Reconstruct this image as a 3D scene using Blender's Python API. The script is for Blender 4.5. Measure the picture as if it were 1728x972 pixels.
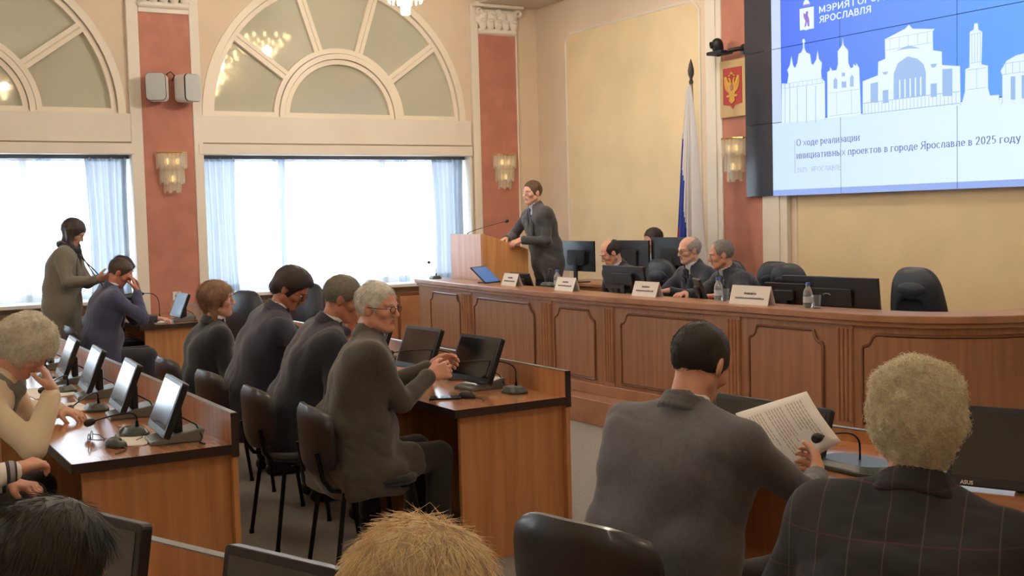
import bpy, math, random
import numpy as np
from mathutils import Vector, Matrix

random.seed(7)
RNG = np.random.RandomState(7)
for o in list(bpy.data.objects):
    bpy.data.objects.remove(o)
scene = bpy.context.scene
COL = scene.collection
R = math.radians

# ------------------------------------------------------------------ camera
cam_d = bpy.data.cameras.new('camera')
cam = bpy.data.objects.new('camera', cam_d)
COL.objects.link(cam)
scene.camera = cam
CAM = Vector((12.333, -7.7427, 1.65))
YAW, PITCH, ROLL = R(149.1085), R(3.5393), R(-1.4533)
fw = Vector((math.cos(YAW) * math.cos(PITCH), math.sin(YAW) * math.cos(PITCH), -math.sin(PITCH)))
rt = Vector((math.sin(YAW), -math.cos(YAW), 0))
up = rt.cross(fw)
rt2 = rt * math.cos(ROLL) + up * math.sin(ROLL)
up2 = -rt * math.sin(ROLL) + up * math.cos(ROLL)
m = Matrix((rt2, up2, -fw)).transposed().to_4x4()
m.translation = CAM
cam.matrix_world = m
cam_d.sensor_width = 36
cam_d.lens = 1960.64 / 1728 * 36
cam_d.clip_start = 0.05

# ------------------------------------------------------------------ world and light
scene.view_settings.view_transform = 'Standard'
scene.view_settings.look = 'None'
scene.view_settings.gamma = 1
scene.view_settings.exposure = 1.2
scene.view_settings.use_curve_mapping = False
scene.cycles.use_denoising = True
scene.cycles.max_bounces = 8
scene.cycles.transparent_max_bounces = 24
scene.cycles.sample_clamp_indirect = 6
world = bpy.data.worlds.new('world')
scene.world = world
world.use_nodes = True
bg = world.node_tree.nodes['Background']
bg.inputs['Color'].default_value = (0.80, 0.90, 1.0, 1)
bg.inputs['Strength'].default_value = 5.0


def light(name, kind, loc, power, color, size=0.2, size_y=None, rot=None):
    d = bpy.data.lights.new(name, kind)
    d.energy = power
    d.color = color
    if kind == 'AREA':
        d.size = size
        if size_y:
            d.shape = 'RECTANGLE'
            d.size_y = size_y
    elif kind == 'POINT':
        d.shadow_soft_size = size
    o = bpy.data.objects.new(name, d)
    COL.objects.link(o)
    o.location = loc
    if rot:
        o.rotation_euler = rot
    return o


WIN_Y = [-2.55, -6.52, -10.49]          # centres of the three windows on the left wall
for wy in WIN_Y:                        # daylight portals in the window openings
    pl = light('window_daylight', 'AREA', (-0.42, wy, 1.64), 1, (1, 1, 1), 1.5, 3.3, (0, R(-90), 0))
    pl.data.cycles.is_portal = True
WARM = (1.0, 0.945, 0.885)
CHANDELIERS = [(2.72, -3.04, 3.57), (4.8, -1.65, 4.1), (9.0, -1.2, 4.1), (6.5, -6.2, 4.1), (10.8, -4.6, 4.1), (10.5, -9.5, 4.1), (3.5, -9.0, 4.1)]  # those over the benches and at the back are unseen, added as warm fill
CEIL = 5.1
LAMP_WS = [66, 60, 20, 60, 28, 40, 60]


# ------------------------------------------------------------------ materials
def lin(c):
    def f(v):
        v /= 255.0
        return v / 12.92 if v <= 0.04045 else ((v + 0.055) / 1.055) ** 2.4
    return (f(c[0]), f(c[1]), f(c[2]), 1)


MATS = {}


def mat(name, rgb, rough=0.6, metal=0.0, var=0.0, vscale=6.0, stretch=(1, 1, 1), rgb2=None, bump=0.0, bscale=40.0,
        emit=0.0, coat=0.0, spec=0.5, trans=0.0, alpha=1.0, sss=0.0, sheen=0.0, island=0.0):
    if name in MATS:
        return MATS[name]
    mt = bpy.data.materials.new(name)
    mt.use_nodes = True
    nt = mt.node_tree
    b = nt.nodes['Principled BSDF']
    b.inputs['Roughness'].default_value = rough
    b.inputs['Metallic'].default_value = metal
    b.inputs['Specular IOR Level'].default_value = spec
    b.inputs['Coat Weight'].default_value = coat
    b.inputs['Coat Roughness'].default_value = 0.12
    b.inputs['Transmission Weight'].default_value = trans
    b.inputs['Alpha'].default_value = alpha
    b.inputs['Sheen Weight'].default_value = sheen
    if sss:
        b.inputs['Subsurface Weight'].default_value = sss
        b.inputs['Subsurface Radius'].default_value = (0.012, 0.005, 0.003)
    base = lin(rgb)
    b.inputs['Base Color'].default_value = base
    tc = nt.nodes.new('ShaderNodeTexCoord')
    if var > 0 or rgb2:
        mp = nt.nodes.new('ShaderNodeMapping')
        mp.inputs['Scale'].default_value = stretch
        nz = nt.nodes.new('ShaderNodeTexNoise')
        nz.inputs['Scale'].default_value = vscale
        nz.inputs['Detail'].default_value = 5
        nt.links.new(tc.outputs['Object'], mp.inputs['Vector'])
        nt.links.new(mp.outputs['Vector'], nz.inputs['Vector'])
        rp = nt.nodes.new('ShaderNodeValToRGB')
        rp.color_ramp.elements[0].position = 0.33
        rp.color_ramp.elements[1].position = 0.67
        if rgb2:
            c0, c1 = base, lin(rgb2)
        else:
            c0 = tuple(v * (1 - var) for v in base[:3]) + (1,)
            c1 = tuple(min(1, v * (1 + var)) for v in base[:3]) + (1,)
        rp.color_ramp.elements[0].color = c0
        rp.color_ramp.elements[1].color = c1
        nt.links.new(nz.outputs['Fac'], rp.inputs['Fac'])
        out = rp.outputs['Color']
        nt.links.new(out, b.inputs['Base Color'])
    if island:
        ge = nt.nodes.new('ShaderNodeNewGeometry')
        hs = nt.nodes.new('ShaderNodeHueSaturation')
        mr = nt.nodes.new('ShaderNodeMapRange')
        mr.inputs['To Min'].default_value = 1 - island
        mr.inputs['To Max'].default_value = 1 + island
        nt.links.new(ge.outputs['Random Per Island'], mr.inputs['Value'])
        nt.links.new(mr.outputs['Result'], hs.inputs['Value'])
        if b.inputs['Base Color'].is_linked:
            nt.links.new(b.inputs['Base Color'].links[0].from_socket, hs.inputs['Color'])
        else:
            hs.inputs['Color'].default_value = base
        nt.links.new(hs.outputs['Color'], b.inputs['Base Color'])
    if bump:
        n2 = nt.nodes.new('ShaderNodeTexNoise')
        n2.inputs['Scale'].default_value = bscale
        n2.inputs['Detail'].default_value = 4
        bp = nt.nodes.new('ShaderNodeBump')
        bp.inputs['Strength'].default_value = bump
        bp.inputs['Distance'].default_value = 0.01
        nt.links.new(tc.outputs['Object'], n2.inputs['Vector'])
        nt.links.new(n2.outputs['Fac'], bp.inputs['Height'])
        nt.links.new(bp.outputs['Normal'], b.inputs['Normal'])
    if emit:
        b.inputs['Emission Color'].default_value = base
        b.inputs['Emission Strength'].default_value = emit
    MATS[name] = mt
    return mt


def sheer_mat(name, rgb, opacity):
    mt = bpy.data.materials.new(name)
    mt.use_nodes = True
    nt = mt.node_tree
    for n in list(nt.nodes):
        nt.nodes.remove(n)
    out = nt.nodes.new('ShaderNodeOutputMaterial')
    tr = nt.nodes.new('ShaderNodeBsdfTransparent')
    tl = nt.nodes.new('ShaderNodeBsdfTranslucent')
    df = nt.nodes.new('ShaderNodeBsdfDiffuse')
    tl.inputs['Color'].default_value = lin(rgb)
    df.inputs['Color'].default_value = lin(rgb)
    m1 = nt.nodes.new('ShaderNodeMixShader')
    m1.inputs['Fac'].default_value = 0.45
    m2 = nt.nodes.new('ShaderNodeMixShader')
    m2.inputs['Fac'].default_value = opacity
    nt.links.new(tl.outputs[0], m1.inputs[1])
    nt.links.new(df.outputs[0], m1.inputs[2])
    nt.links.new(tr.outputs[0], m2.inputs[1])
    nt.links.new(m1.outputs[0], m2.inputs[2])
    nt.links.new(m2.outputs[0], out.inputs['Surface'])
    return mt


M_WALL = mat('wall_plaster', (226, 208, 186), 0.85, var=0.03, vscale=1.5, bump=0.15, bscale=30)
M_FIELD = mat('panel_plaster', (234, 214, 174), 0.85, var=0.05, vscale=2.0, bump=0.2, bscale=25)
M_TRIM = mat('cream_trim', (234, 228, 216), 0.6, var=0.02, vscale=3)
M_FRAME = mat('cream_window_paint', (240, 232, 214), 0.45)
M_RED = mat('terracotta_plaster', (186, 126, 110), 0.8, var=0.10, vscale=5, bump=0.25, bscale=18)
M_CEIL = mat('ceiling_paint', (214, 205, 192), 0.9)
M_FLOOR = mat('carpet_floor', (138, 132, 128), 0.95, var=0.12, vscale=60, bump=0.3, bscale=300)
M_WOODV = mat('wood_vertical', (176, 120, 74), 0.38, rgb2=(198, 142, 94), vscale=3.0, stretch=(9, 9, 0.5), bump=0.03)
M_WOODX = mat('wood_top', (172, 114, 76), 0.17, rgb2=(194, 136, 96), vscale=3.0, stretch=(0.5, 9, 9), coat=0.35)
M_DAIS = mat('dais_veneer', (148, 104, 74), 0.38, rgb2=(166, 122, 90), vscale=3.0, stretch=(9, 9, 0.5), bump=0.03)
M_DAIST = mat('dais_trim_wood', (156, 110, 78), 0.33, rgb2=(174, 128, 94), vscale=3.0, stretch=(2, 2, 2))
M_DAISG = mat('dais_groove_wood', (108, 66, 40), 0.45, rgb2=(124, 80, 52), vscale=4.0)
M_LECT = mat('lectern_wood', (196, 140, 84), 0.4, rgb2=(214, 160, 104), vscale=3.0, stretch=(9, 9, 0.5))
M_EDGE = mat('dark_edge_band', (48, 34, 30), 0.4)
M_BLACK = mat('black_plastic', (22, 23, 26), 0.4)
M_BLACKM = mat('black_matte_plastic', (30, 31, 34), 0.6)
M_METALB = mat('black_steel', (24, 24, 27), 0.35, metal=0.6)
M_SCREEN = mat('dark_glass_screen', (14, 16, 20), 0.10, coat=0.6)
M_SILVER = mat('silver_grey_plastic', (126, 132, 132), 0.35, metal=0.3)
M_GREENG = mat('grey_green_plastic', (62, 72, 68), 0.35)
M_CHROME = mat('chrome', (200, 200, 205), 0.15, metal=1.0)
M_FABRIC = mat('black_fabric', (36, 38, 44), 0.9, var=0.15, vscale=80, bump=0.2, bscale=200, sheen=0.3)
M_SHELL = mat('chair_shell_plastic', (32, 34, 38), 0.42, coat=0.15)
M_LEATHER = mat('dark_leather', (40, 44, 54), 0.38, var=0.08, vscale=20, bump=0.15, bscale=90)
M_PAPER = mat('white_paper', (236, 232, 226), 0.8)
M_INK = mat('printed_ink', (70, 66, 70), 0.8)
M_WHITEP = mat('white_plastic', (225, 225, 222), 0.4)
M_BRASS = mat('brass', (200, 160, 84), 0.25, metal=0.9)
M_GLASSW = mat('clear_glass', (235, 240, 240), 0.05, trans=1.0)
M_CRYSTAL = mat('crystal_glass', (252, 248, 230), 0.15, trans=0.4, alpha=0.45)
M_BULB = mat('lamp_glow', (255, 222, 160), 0.5, emit=14.0)
M_LUN = mat('grey_lunette_glass', (190, 190, 172), 0.035, coat=0.0, var=0.04, vscale=1.0)
M_GAP = mat('joint_shadow_gap', (120, 112, 96), 0.8)


# ------------------------------------------------------------------ mesh building
def mesh_np(name, V, F, mats, mi=None, smooth=False, tri=False):
    """F: list of int arrays (all quads) or list of tuples."""
    me = bpy.data.meshes.new(name)
    if isinstance(F, np.ndarray):
        nf, k = F.shape
        me.vertices.add(len(V))
        me.vertices.foreach_set('co', np.asarray(V, np.float32).ravel())
        me.loops.add(nf * k)
        me.loops.foreach_set('vertex_index', F.astype(np.int32).ravel())
        me.polygons.add(nf)
        me.polygons.foreach_set('loop_start', np.arange(0, nf * k, k, dtype=np.int32))
        if mi is not None:
            me.polygons.foreach_set('material_index', np.asarray(mi, np.int32))
        me.update(calc_edges=True)
        me.validate()
    else:
        me.from_pydata([tuple(v) for v in V], [], F)
        if mi is not None:
            me.polygons.foreach_set('material_index', mi)
        me.update()
    for mt in (mats if isinstance(mats, (list, tuple)) else [mats]):
        me.materials.append(mt)
    if smooth:
        me.polygons.foreach_set('use_smooth', [True] * len(me.polygons))
    return me


class MB:
    def __init__(self):
        self.V, self.F, self.M = [], [], []

    def add(self, V, F, mi=0, T=None):
        n = len(self.V)
        for v in V:
            v = Vector(v)
            self.V.append(T @ v if T else v)
        for f in F:
            self.F.append(tuple(i + n for i in f))
            self.M.append(mi)
        return self

    def box(self, lo, hi, mi=0, T=None):
        (a, b, c), (d, e, f) = lo, hi
        V = [(a, b, c), (d, b, c), (d, e, c), (a, e, c), (a, b, f), (d, b, f), (d, e, f), (a, e, f)]
        return self.add(V, [(3, 2, 1, 0), (4, 5, 6, 7), (0, 1, 5, 4), (1, 2, 6, 5), (2, 3, 7, 6), (3, 0, 4, 7)], mi, T)

    def prism(self, poly, z0, z1, mi=0, T=None, top=None):
        """poly in xy (ccw), extruded z0..z1; top: optional polygon for the upper face"""
        n = len(poly)
        q = top or poly
        V = [(x, y, z0) for x, y in poly] + [(x, y, z1) for x, y in q]
        F = [tuple(range(n - 1, -1, -1)), tuple(range(n, 2 * n))] + [(i, (i + 1) % n, (i + 1) % n + n, i + n) for i in range(n)]
        return self.add(V, F, mi, T)

    def tube(self, pts, r, n=8, mi=0, T=None, closed=False, rs=None):
        pts = [Vector(p) for p in pts]
        L = len(pts)
        rs = rs or [r] * L
        V, F = [], []
        prev = None
        for i, p in enumerate(pts):
            if closed:
                t = pts[(i + 1) % L] - pts[i - 1]
            else:
                t = pts[min(i + 1, L - 1)] - pts[max(i - 1, 0)]
            t.normalize()
            if prev is None:
                a = Vector((0, 0, 1)) if abs(t.z) < 0.9 else Vector((1, 0, 0))
                u = t.cross(a).normalized()
            else:
                u = (prev - t * prev.dot(t)).normalized()
            prev = u
            w = t.cross(u)
            for k in range(n):
                an = 2 * math.pi * k / n
                V.append(p + (u * math.cos(an) + w * math.sin(an)) * rs[i])
        for i in range(L if closed else L - 1):
            j = (i + 1) % L
            for k in range(n):
                k2 = (k + 1) % n
                F.append((i * n + k, i * n + k2, j * n + k2, j * n + k))
        if not closed:
            F.append(tuple(range(n - 1, -1, -1)))
            F.append(tuple((L - 1) * n + k for k in range(n)))
        return self.add(V, F, mi, T)

    def lathe(self, prof, n=20, mi=0, T=None):
        """prof: (r,z) pairs bottom to top"""
        V, F = [], []
        for r, z in prof:
            for k in range(n):
                an = 2 * math.pi * k / n
                V.append((r * math.cos(an), r * math.sin(an), z))
        for i in range(len(prof) - 1):
            for k in range(n):
                k2 = (k + 1) % n
                F.append((i * n + k, i * n + k2, (i + 1) * n + k2, (i + 1) * n + k))
        F.append(tuple(range(n - 1, -1, -1)))
        F.append(tuple((len(prof) - 1) * n + k for k in range(n)))
        return self.add(V, F, mi, T)

    def sphere(self, c, r, n=12, mi=0, T=None):
        rr = r if isinstance(r, (tuple, list)) else (r, r, r)
        V, F = [], []
        m_ = n // 2 + 1
        for i in range(m_ + 1):
            th = math.pi * i / m_
            for k in range(n):
                ph = 2 * math.pi * k / n
                V.append((c[0] + rr[0] * math.sin(th) * math.cos(ph), c[1] + rr[1] * math.sin(th) * math.sin(ph), c[2] + rr[2] * math.cos(th)))
        for i in range(m_):
            for k in range(n):
                k2 = (k + 1) % n
                F.append((i * n + k, (i + 1) * n + k, (i + 1) * n + k2, i * n + k2))
        return self.add(V, F, mi, T)

    def build(self, name, mats, parent=None, smooth=False, bevel=0.0, seg=2):
        me = mesh_np(name, self.V, self.F, mats, self.M, smooth)
        return link(name, me, parent, bevel, seg, smooth)


def link(name, me, parent=None, bevel=0.0, seg=2, smooth=False):
    o = bpy.data.objects.new(name, me)
    COL.objects.link(o)
    if parent:
        o.parent = parent
    if bevel:
        bm = o.modifiers.new('bevel', 'BEVEL')
        bm.width = bevel
        bm.segments = seg
        bm.limit_method = 'ANGLE'
        bm.angle_limit = R(40)
    if smooth:
        try:
            me.set_sharp_from_angle(angle=R(50))
        except Exception:
            pass
    return o


def tag(o, label=None, cat=None, group=None, kind=None):
    if label:
        o['label'] = label
    if cat:
        o['category'] = cat
    if group:
        o['group'] = group
    if kind:
        o['kind'] = kind
    return o


def thing(name, loc, rz=0.0, label=None, cat=None, group=None):
    o = bpy.data.objects.new(name, None)
    o.empty_display_size = 0.1
    COL.objects.link(o)
    o.location = loc
    o.rotation_euler = (0, 0, rz)
    return tag(o, label, cat, group)


def struct(name, mb, mats, **k):
    return tag(mb.build(name, mats, **k), kind='structure')


def copy_tree(o, parent=None):
    c = o.copy()
    COL.objects.link(c)
    c.parent = parent
    for ch in [x for x in bpy.data.objects if x.parent == o]:
        copy_tree(ch, c)
    return c


def text_mesh(body, size, mt, name, parent=None, T=None, bold=0.0, align='LEFT', width=None):
    cu = bpy.data.curves.new(name, 'FONT')
    cu.body = body
    cu.size = size
    cu.offset = bold
    cu.extrude = 0.0008
    cu.align_x = align
    cu.resolution_u = 3
    tmp = bpy.data.objects.new(name + '_tmp', cu)
    COL.objects.link(tmp)
    bpy.context.view_layer.update()
    me = bpy.data.meshes.new_from_object(tmp.evaluated_get(bpy.context.evaluated_depsgraph_get()))
    bpy.data.objects.remove(tmp)
    if width:
        xs = [v.co.x for v in me.vertices]
        s = width / (max(xs) - min(xs))
        for v in me.vertices:
            v.co.x *= s
    if T:
        me.transform(T)
    me.materials.clear()
    me.materials.append(mt)
    me.name = name
    return link(name, me, parent)


# ------------------------------------------------------------------ people: smooth implicit surfaces
def nrm(v):
    v = np.asarray(v, float)
    return v / (np.linalg.norm(v) + 1e-9)


class Sdf:
    """A list of soft primitives blended into one continuous surface."""

    def __init__(self):
        self.P = []

    def rc(self, a, b, r1, r2=None, k=0.02, op='u'):
        self.P.append(('rc', np.asarray(a, float), np.asarray(b, float), r1, r1 if r2 is None else r2, k, op))

    def el(self, c, r, Rm=None, k=0.02, op='u'):
        self.P.append(('el', np.asarray(c, float), np.eye(3) if Rm is None else np.asarray(Rm, float), np.asarray(r, float), None, k, op))

    def bx(self, c, h, r, Rm, k=0.03, taper=0.0):
        self.P.append(('bx', np.asarray(c, float), np.asarray(Rm, float), np.asarray(list(h) + [r, taper], float), None, k, 'u'))

    def pl(self, c, n, k=0.006):
        """keep the half space behind the plane"""
        self.P.append(('pl', np.asarray(c, float), nrm(n), None, None, k, 'i'))

    def bbox(self):
        lo, hi = [], []
        for p in self.P:
            if p[6] != 'u':
                continue
            if p[0] == 'rc':
                r = max(p[3], p[4])
                lo.append(np.minimum(p[1], p[2]) - r)
                hi.append(np.maximum(p[1], p[2]) + r)
            else:
                r = max(p[3]) if p[0] == 'el' else np.linalg.norm(p[3][:3]) + p[3][3]
                lo.append(p[1] - r)
                hi.append(p[1] + r)
        return np.min(lo, 0) - 0.03, np.max(hi, 0) + 0.03

    def ev(self, X, margin=0.05):
        d = np.full(len(X), 0.3)
        for kind, a, b, r1, r2, k, op in self.P:
            if kind == 'pl':
                f = (X - a) @ b
                h = np.clip(0.5 - 0.5 * (d - f) / k, 0, 1)
                d = d + (f - d) * h + k * h * (1 - h)
                continue
            mg = margin + k
            if kind == 'rc':
                r = max(r1, r2) + mg
                lo, hi = np.minimum(a, b) - r, np.maximum(a, b) + r
            else:
                r = (max(r1) if kind == 'el' else np.linalg.norm(r1[:3]) * 1.1 + r1[3]) + mg
                lo, hi = a - r, a + r
            idx = np.nonzero(np.all((X > lo) & (X < hi), 1))[0]
            if len(idx) == 0:
                continue
            Q = X[idx]
            if kind == 'rc':
                ba = b - a
                pa = Q - a
                h = np.clip(pa @ ba / (ba @ ba + 1e-12), 0, 1)
                f = np.linalg.norm(pa - h[:, None] * ba, axis=1) - (r1 + (r2 - r1) * h)
            elif kind == 'bx':
                q = (Q - a) @ b
                q[:, 0] = q[:, 0] / (1 + r1[4] * np.clip(q[:, 2] / r1[2], -1, 1))
                q = np.abs(q) - r1[:3]
                f = np.linalg.norm(np.maximum(q, 0), axis=1) + np.minimum(q.max(1), 0) - r1[3]
            else:
                q = (Q - a) @ b
                k0 = np.linalg.norm(q / r1, axis=1)
                k1 = np.linalg.norm(q / (r1 * r1), axis=1)
                f = k0 * (k0 - 1) / (k1 + 1e-9)
            dd = d[idx]
            if op == 'u':
                h = np.clip(0.5 + 0.5 * (dd - f) / k, 0, 1)
                d[idx] = dd + (f - dd) * h - k * h * (1 - h)
            else:
                f = -f
                h = np.clip(0.5 - 0.5 * (dd - f) / k, 0, 1)
                d[idx] = dd + (f - dd) * h + k * h * (1 - h)
        return d

    def mesh(self, vox, disp=None, B=8):
        lo, hi = self.bbox()
        n = np.ceil((hi - lo) / (vox * B)).astype(int)
        nb = n
        g = [lo[i] + (np.arange(nb[i]) + 0.5) * vox * B for i in range(3)]
        GX = np.stack(np.meshgrid(*g, indexing='ij'), -1).reshape(-1, 3)
        dc = self.ev(GX, margin=vox * B * 2)
        act = np.abs(dc) < vox * B * 1.25
        N = nb * B
        D = np.repeat(np.repeat(np.repeat(dc.reshape(nb), B, 0), B, 1), B, 2)
        ai = np.nonzero(act)[0]
        off = np.stack(np.meshgrid(*[np.arange(B)] * 3, indexing='ij'), -1).reshape(-1, 3)
        bi = np.stack(np.unravel_index(ai, nb), -1)
        I = (bi[:, None, :] * B + off[None]).reshape(-1, 3)
        X = lo + (I + 0.5) * vox
        d = self.ev(X)
        if disp is not None:
            d = d + disp(X)
        D[I[:, 0], I[:, 1], I[:, 2]] = d
        S = D < 0
        c = S[:-1, :-1, :-1].astype(np.int8)
        s = c.copy()
        for dx in (0, 1):
            for dy in (0, 1):
                for dz in (0, 1):
                    if dx + dy + dz:
                        s = s + S[dx:N[0] - 1 + dx, dy:N[1] - 1 + dy, dz:N[2] - 1 + dz]
        mix = (s > 0) & (s < 8)
        C = np.argwhere(mix)
        vid = np.full(mix.shape, -1, np.int64)
        vid[C[:, 0], C[:, 1], C[:, 2]] = np.arange(len(C))
        acc = np.zeros((len(C), 3))
        cnt = np.zeros(len(C))
        cor = [(0, 0, 0), (1, 0, 0), (0, 1, 0), (1, 1, 0), (0, 0, 1), (1, 0, 1), (0, 1, 1), (1, 1, 1)]
        val = [D[C[:, 0] + a, C[:, 1] + b, C[:, 2] + c_] for a, b, c_ in cor]
        for i in range(8):
            for j in range(i + 1, 8):
                df = [abs(cor[i][q] - cor[j][q]) for q in range(3)]
                if sum(df) != 1:
                    continue
                m_ = (val[i] < 0) != (val[j] < 0)
                t = val[i][m_] / (val[i][m_] - val[j][m_])
                pi, pj = np.array(cor[i], float), np.array(cor[j], float)
                acc[m_] += pi + t[:, None] * (pj - pi)
                cnt[m_] += 1
        V = lo + (C + acc / cnt[:, None] + 0.5) * vox
        F = []
        for ax in range(3):
            o1, o2 = [(1, 2), (2, 0), (0, 1)][ax]
            sl0 = [slice(0, N[q] - 1) for q in range(3)]
            A = S[sl0[0], sl0[1], sl0[2]]
            sl1 = list(sl0)
            sl1[ax] = slice(1, N[ax])
            Bm = S[sl1[0], sl1[1], sl1[2]]
            E = np.argwhere(A != Bm)
            E = E[(E[:, o1] > 0) & (E[:, o2] > 0)]
            fl = A[E[:, 0], E[:, 1], E[:, 2]]
            u1 = np.zeros(3, int)
            u1[o1] = 1
            u2 = np.zeros(3, int)
            u2[o2] = 1
            q = [vid[tuple((E - w).T)] for w in (u1 * 0, u1, u1 + u2, u2)]
            Q = np.stack(q, 1)
            ok = (Q >= 0).all(1)
            Q, fl = Q[ok], fl[ok]
            Q[~fl] = Q[~fl][:, ::-1]
            F.append(Q)
        F = np.concatenate(F)
        return V, F


def make_part(name, sdf, vox, mats, parent, disp=None, paint=None):
    V, F = sdf.mesh(vox, disp)
    mi = None
    if paint is not None:
        mi = paint(V[F].mean(1))
    me = mesh_np(name, V, F, mats, mi, smooth=True)
    o = bpy.data.objects.new(name, me)
    COL.objects.link(o)
    o.parent = parent
    return o, V, F


def rot3(yaw, pitch, roll):
    """columns: right, forward, up; pitch > 0 looks down"""
    M = Matrix.Rotation(yaw, 3, 'Z') @ Matrix.Rotation(-pitch, 3, 'X') @ Matrix.Rotation(roll, 3, 'Y')
    return np.array(M)


def fold_noise(seed, amp, sc=1.0):
    r = np.random.RandomState(seed)
    W = r.normal(size=(7, 3)) * np.array([[16, 16, 9]]) * sc
    ph = r.uniform(0, 6.28, 7)

    W2 = r.normal(size=(4, 3)) * np.array([[15, 15, 22]]) * sc

    def f(X):
        w = X + 0.03 * np.sin(X[:, [1, 2, 0]] * 13 + seed)
        low = np.sin(w @ W.T + ph).sum(1) / 3.2
        cr = np.zeros(len(X))
        for q in range(4):
            g_ = np.sin(w @ W2[q] + ph[q])
            msk = np.clip(np.sin(w @ W[q] * 0.45 + ph[q + 1]) - 0.1, 0, 1)
            cr += (1 - np.abs(g_)) ** 3 * msk
        return amp * (low + 1.0 * cr)
    return f


SKIN = {}


def skin(rgb):
    k = 'skin_%d_%d_%d' % rgb
    return mat(k, rgb, 0.5, var=0.05, vscale=30, sss=0.08)


def cloth(name, rgb, **k):
    a = dict(rough=0.92, var=0.10, vscale=70, bump=0.12, bscale=260, sheen=0.25)
    a.update(k)
    rr = a.pop('rough')
    return mat(name, rgb, rr, **a)


def hair_mat(rgb):
    return mat('hair_%d_%d_%d' % rgb, rgb, 0.55, var=0.16, vscale=50, island=0.28)


M_EYEW = mat('eye_white', (226, 220, 214), 0.25)
M_IRIS = mat('iris_dark', (44, 34, 28), 0.2)
M_LIP = mat('lips', (190, 124, 110), 0.55)


def hand_prims(s, W, D, Nn, right, curl, g=1.0, spread=1.0, thumb_in=0.35):
    D, Nn = nrm(D), nrm(Nn)
    Nn = nrm(Nn - D * (D @ Nn))
    S = np.cross(D, Nn) * (1 if right else -1)
    kn = []
    for i in range(4):
        off = (0.031 - 0.0205 * i) * g
        b = W + D * (0.088 - 0.004 * abs(i - 1)) * g + S * off
        kn.append(b)
        s.rc(W + D * 0.012 + S * off * 0.55, b, 0.0155 * g, 0.0115 * g, k=0.012)
    Ls = [0.070, 0.078, 0.073, 0.057]
    for i in range(4):
        L = Ls[i] * g
        a = curl * 0.9
        p = kn[i]
        dr = nrm(D + S * (0.10 - 0.075 * i) * spread)
        ang = 0
        for j, (fr, ca) in enumerate(((0.46, 0.75), (0.30, 1.0), (0.24, 0.8))):
            ang += a * ca * (1 + 0.07 * i)
            v = dr * math.cos(ang) + Nn * math.sin(ang)
            q = p + v * L * fr
            s.rc(p, q, (0.0098 - 0.0009 * j) * g, (0.0090 - 0.0010 * j) * g, k=0.005)
            p = q
    t0 = W + D * 0.022 * g + S * 0.024 * g
    t1 = t0 + nrm(D * 0.75 + S * 0.62 + Nn * thumb_in) * 0.044 * g
    t2 = t1 + nrm(D * 0.88 + S * 0.30 + Nn * (thumb_in + curl * 0.25)) * 0.032 * g
    t3 = t2 + nrm(D * 0.95 + S * 0.02 + Nn * (thumb_in + curl * 0.45)) * 0.026 * g
    s.rc(t0, t1, 0.017 * g, 0.013 * g, k=0.012)
    s.rc(t1, t2, 0.0118 * g, 0.0105 * g, k=0.005)
    s.rc(t2, t3, 0.0103 * g, 0.0085 * g, k=0.004)


def head_prims(s, H, M, sc=1.0, wide=1.0):
    def P(x, y, z):
        return H + M @ (np.array([x * wide, y, z]) * sc)

    def el(c, r, k=0.012, op='u', Rl=None):
        s.el(P(*c), np.array(r) * sc, M if Rl is None else M @ Rl, k=k, op=op)
    el((0, -0.014, 0.032), (0.076 * wide, 0.098, 0.090), k=0.02)
    s.rc(P(0, 0.020, 0.0), P(0, 0.042, -0.078), 0.062 * sc, 0.034 * sc, k=0.02)
    for x in (-1, 1):
        s.rc(P(x * 0.050, -0.002, -0.050), P(x * 0.016, 0.060, -0.090), 0.022 * sc, 0.018 * sc, k=0.018)
        el((x * 0.040, 0.056, -0.018), (0.024, 0.024, 0.022), k=0.018)
        el((x * 0.031, 0.094, 0.004), (0.016, 0.013, 0.011), k=0.010, op='s')
        s.rc(P(x * 0.014, 0.082, 0.024), P(x * 0.046, 0.068, 0.026), 0.010 * sc, 0.009 * sc, k=0.010)
        el((x * 0.012, 0.094, -0.030), (0.008, 0.010, 0.008), k=0.005)
        Re = np.array(Matrix.Rotation(x * R(18), 3, 'Z'))
        el((x * 0.078, -0.010, -0.004), (0.007, 0.019, 0.031), k=0.006, Rl=Re)
        el((x * 0.0855, -0.006, -0.001), (0.004, 0.010, 0.017), k=0.003, op='s', Rl=Re)
    s.rc(P(0, 0.082, 0.016), P(0, 0.103, -0.022), 0.008 * sc, 0.0115 * sc, k=0.008)
    el((0, 0.0765, -0.050), (0.024, 0.011, 0.0060), k=0.007)
    el((0, 0.0745, -0.061), (0.020, 0.011, 0.0065), k=0.007)
    el((0, 0.060, -0.055), (0.034, 0.022, 0.026), k=0.015)
    el((0, 0.090, -0.0560), (0.022, 0.008, 0.0014), k=0.002, op='s')
    el((0, 0.070, -0.086), (0.018, 0.014, 0.014), k=0.012)


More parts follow.
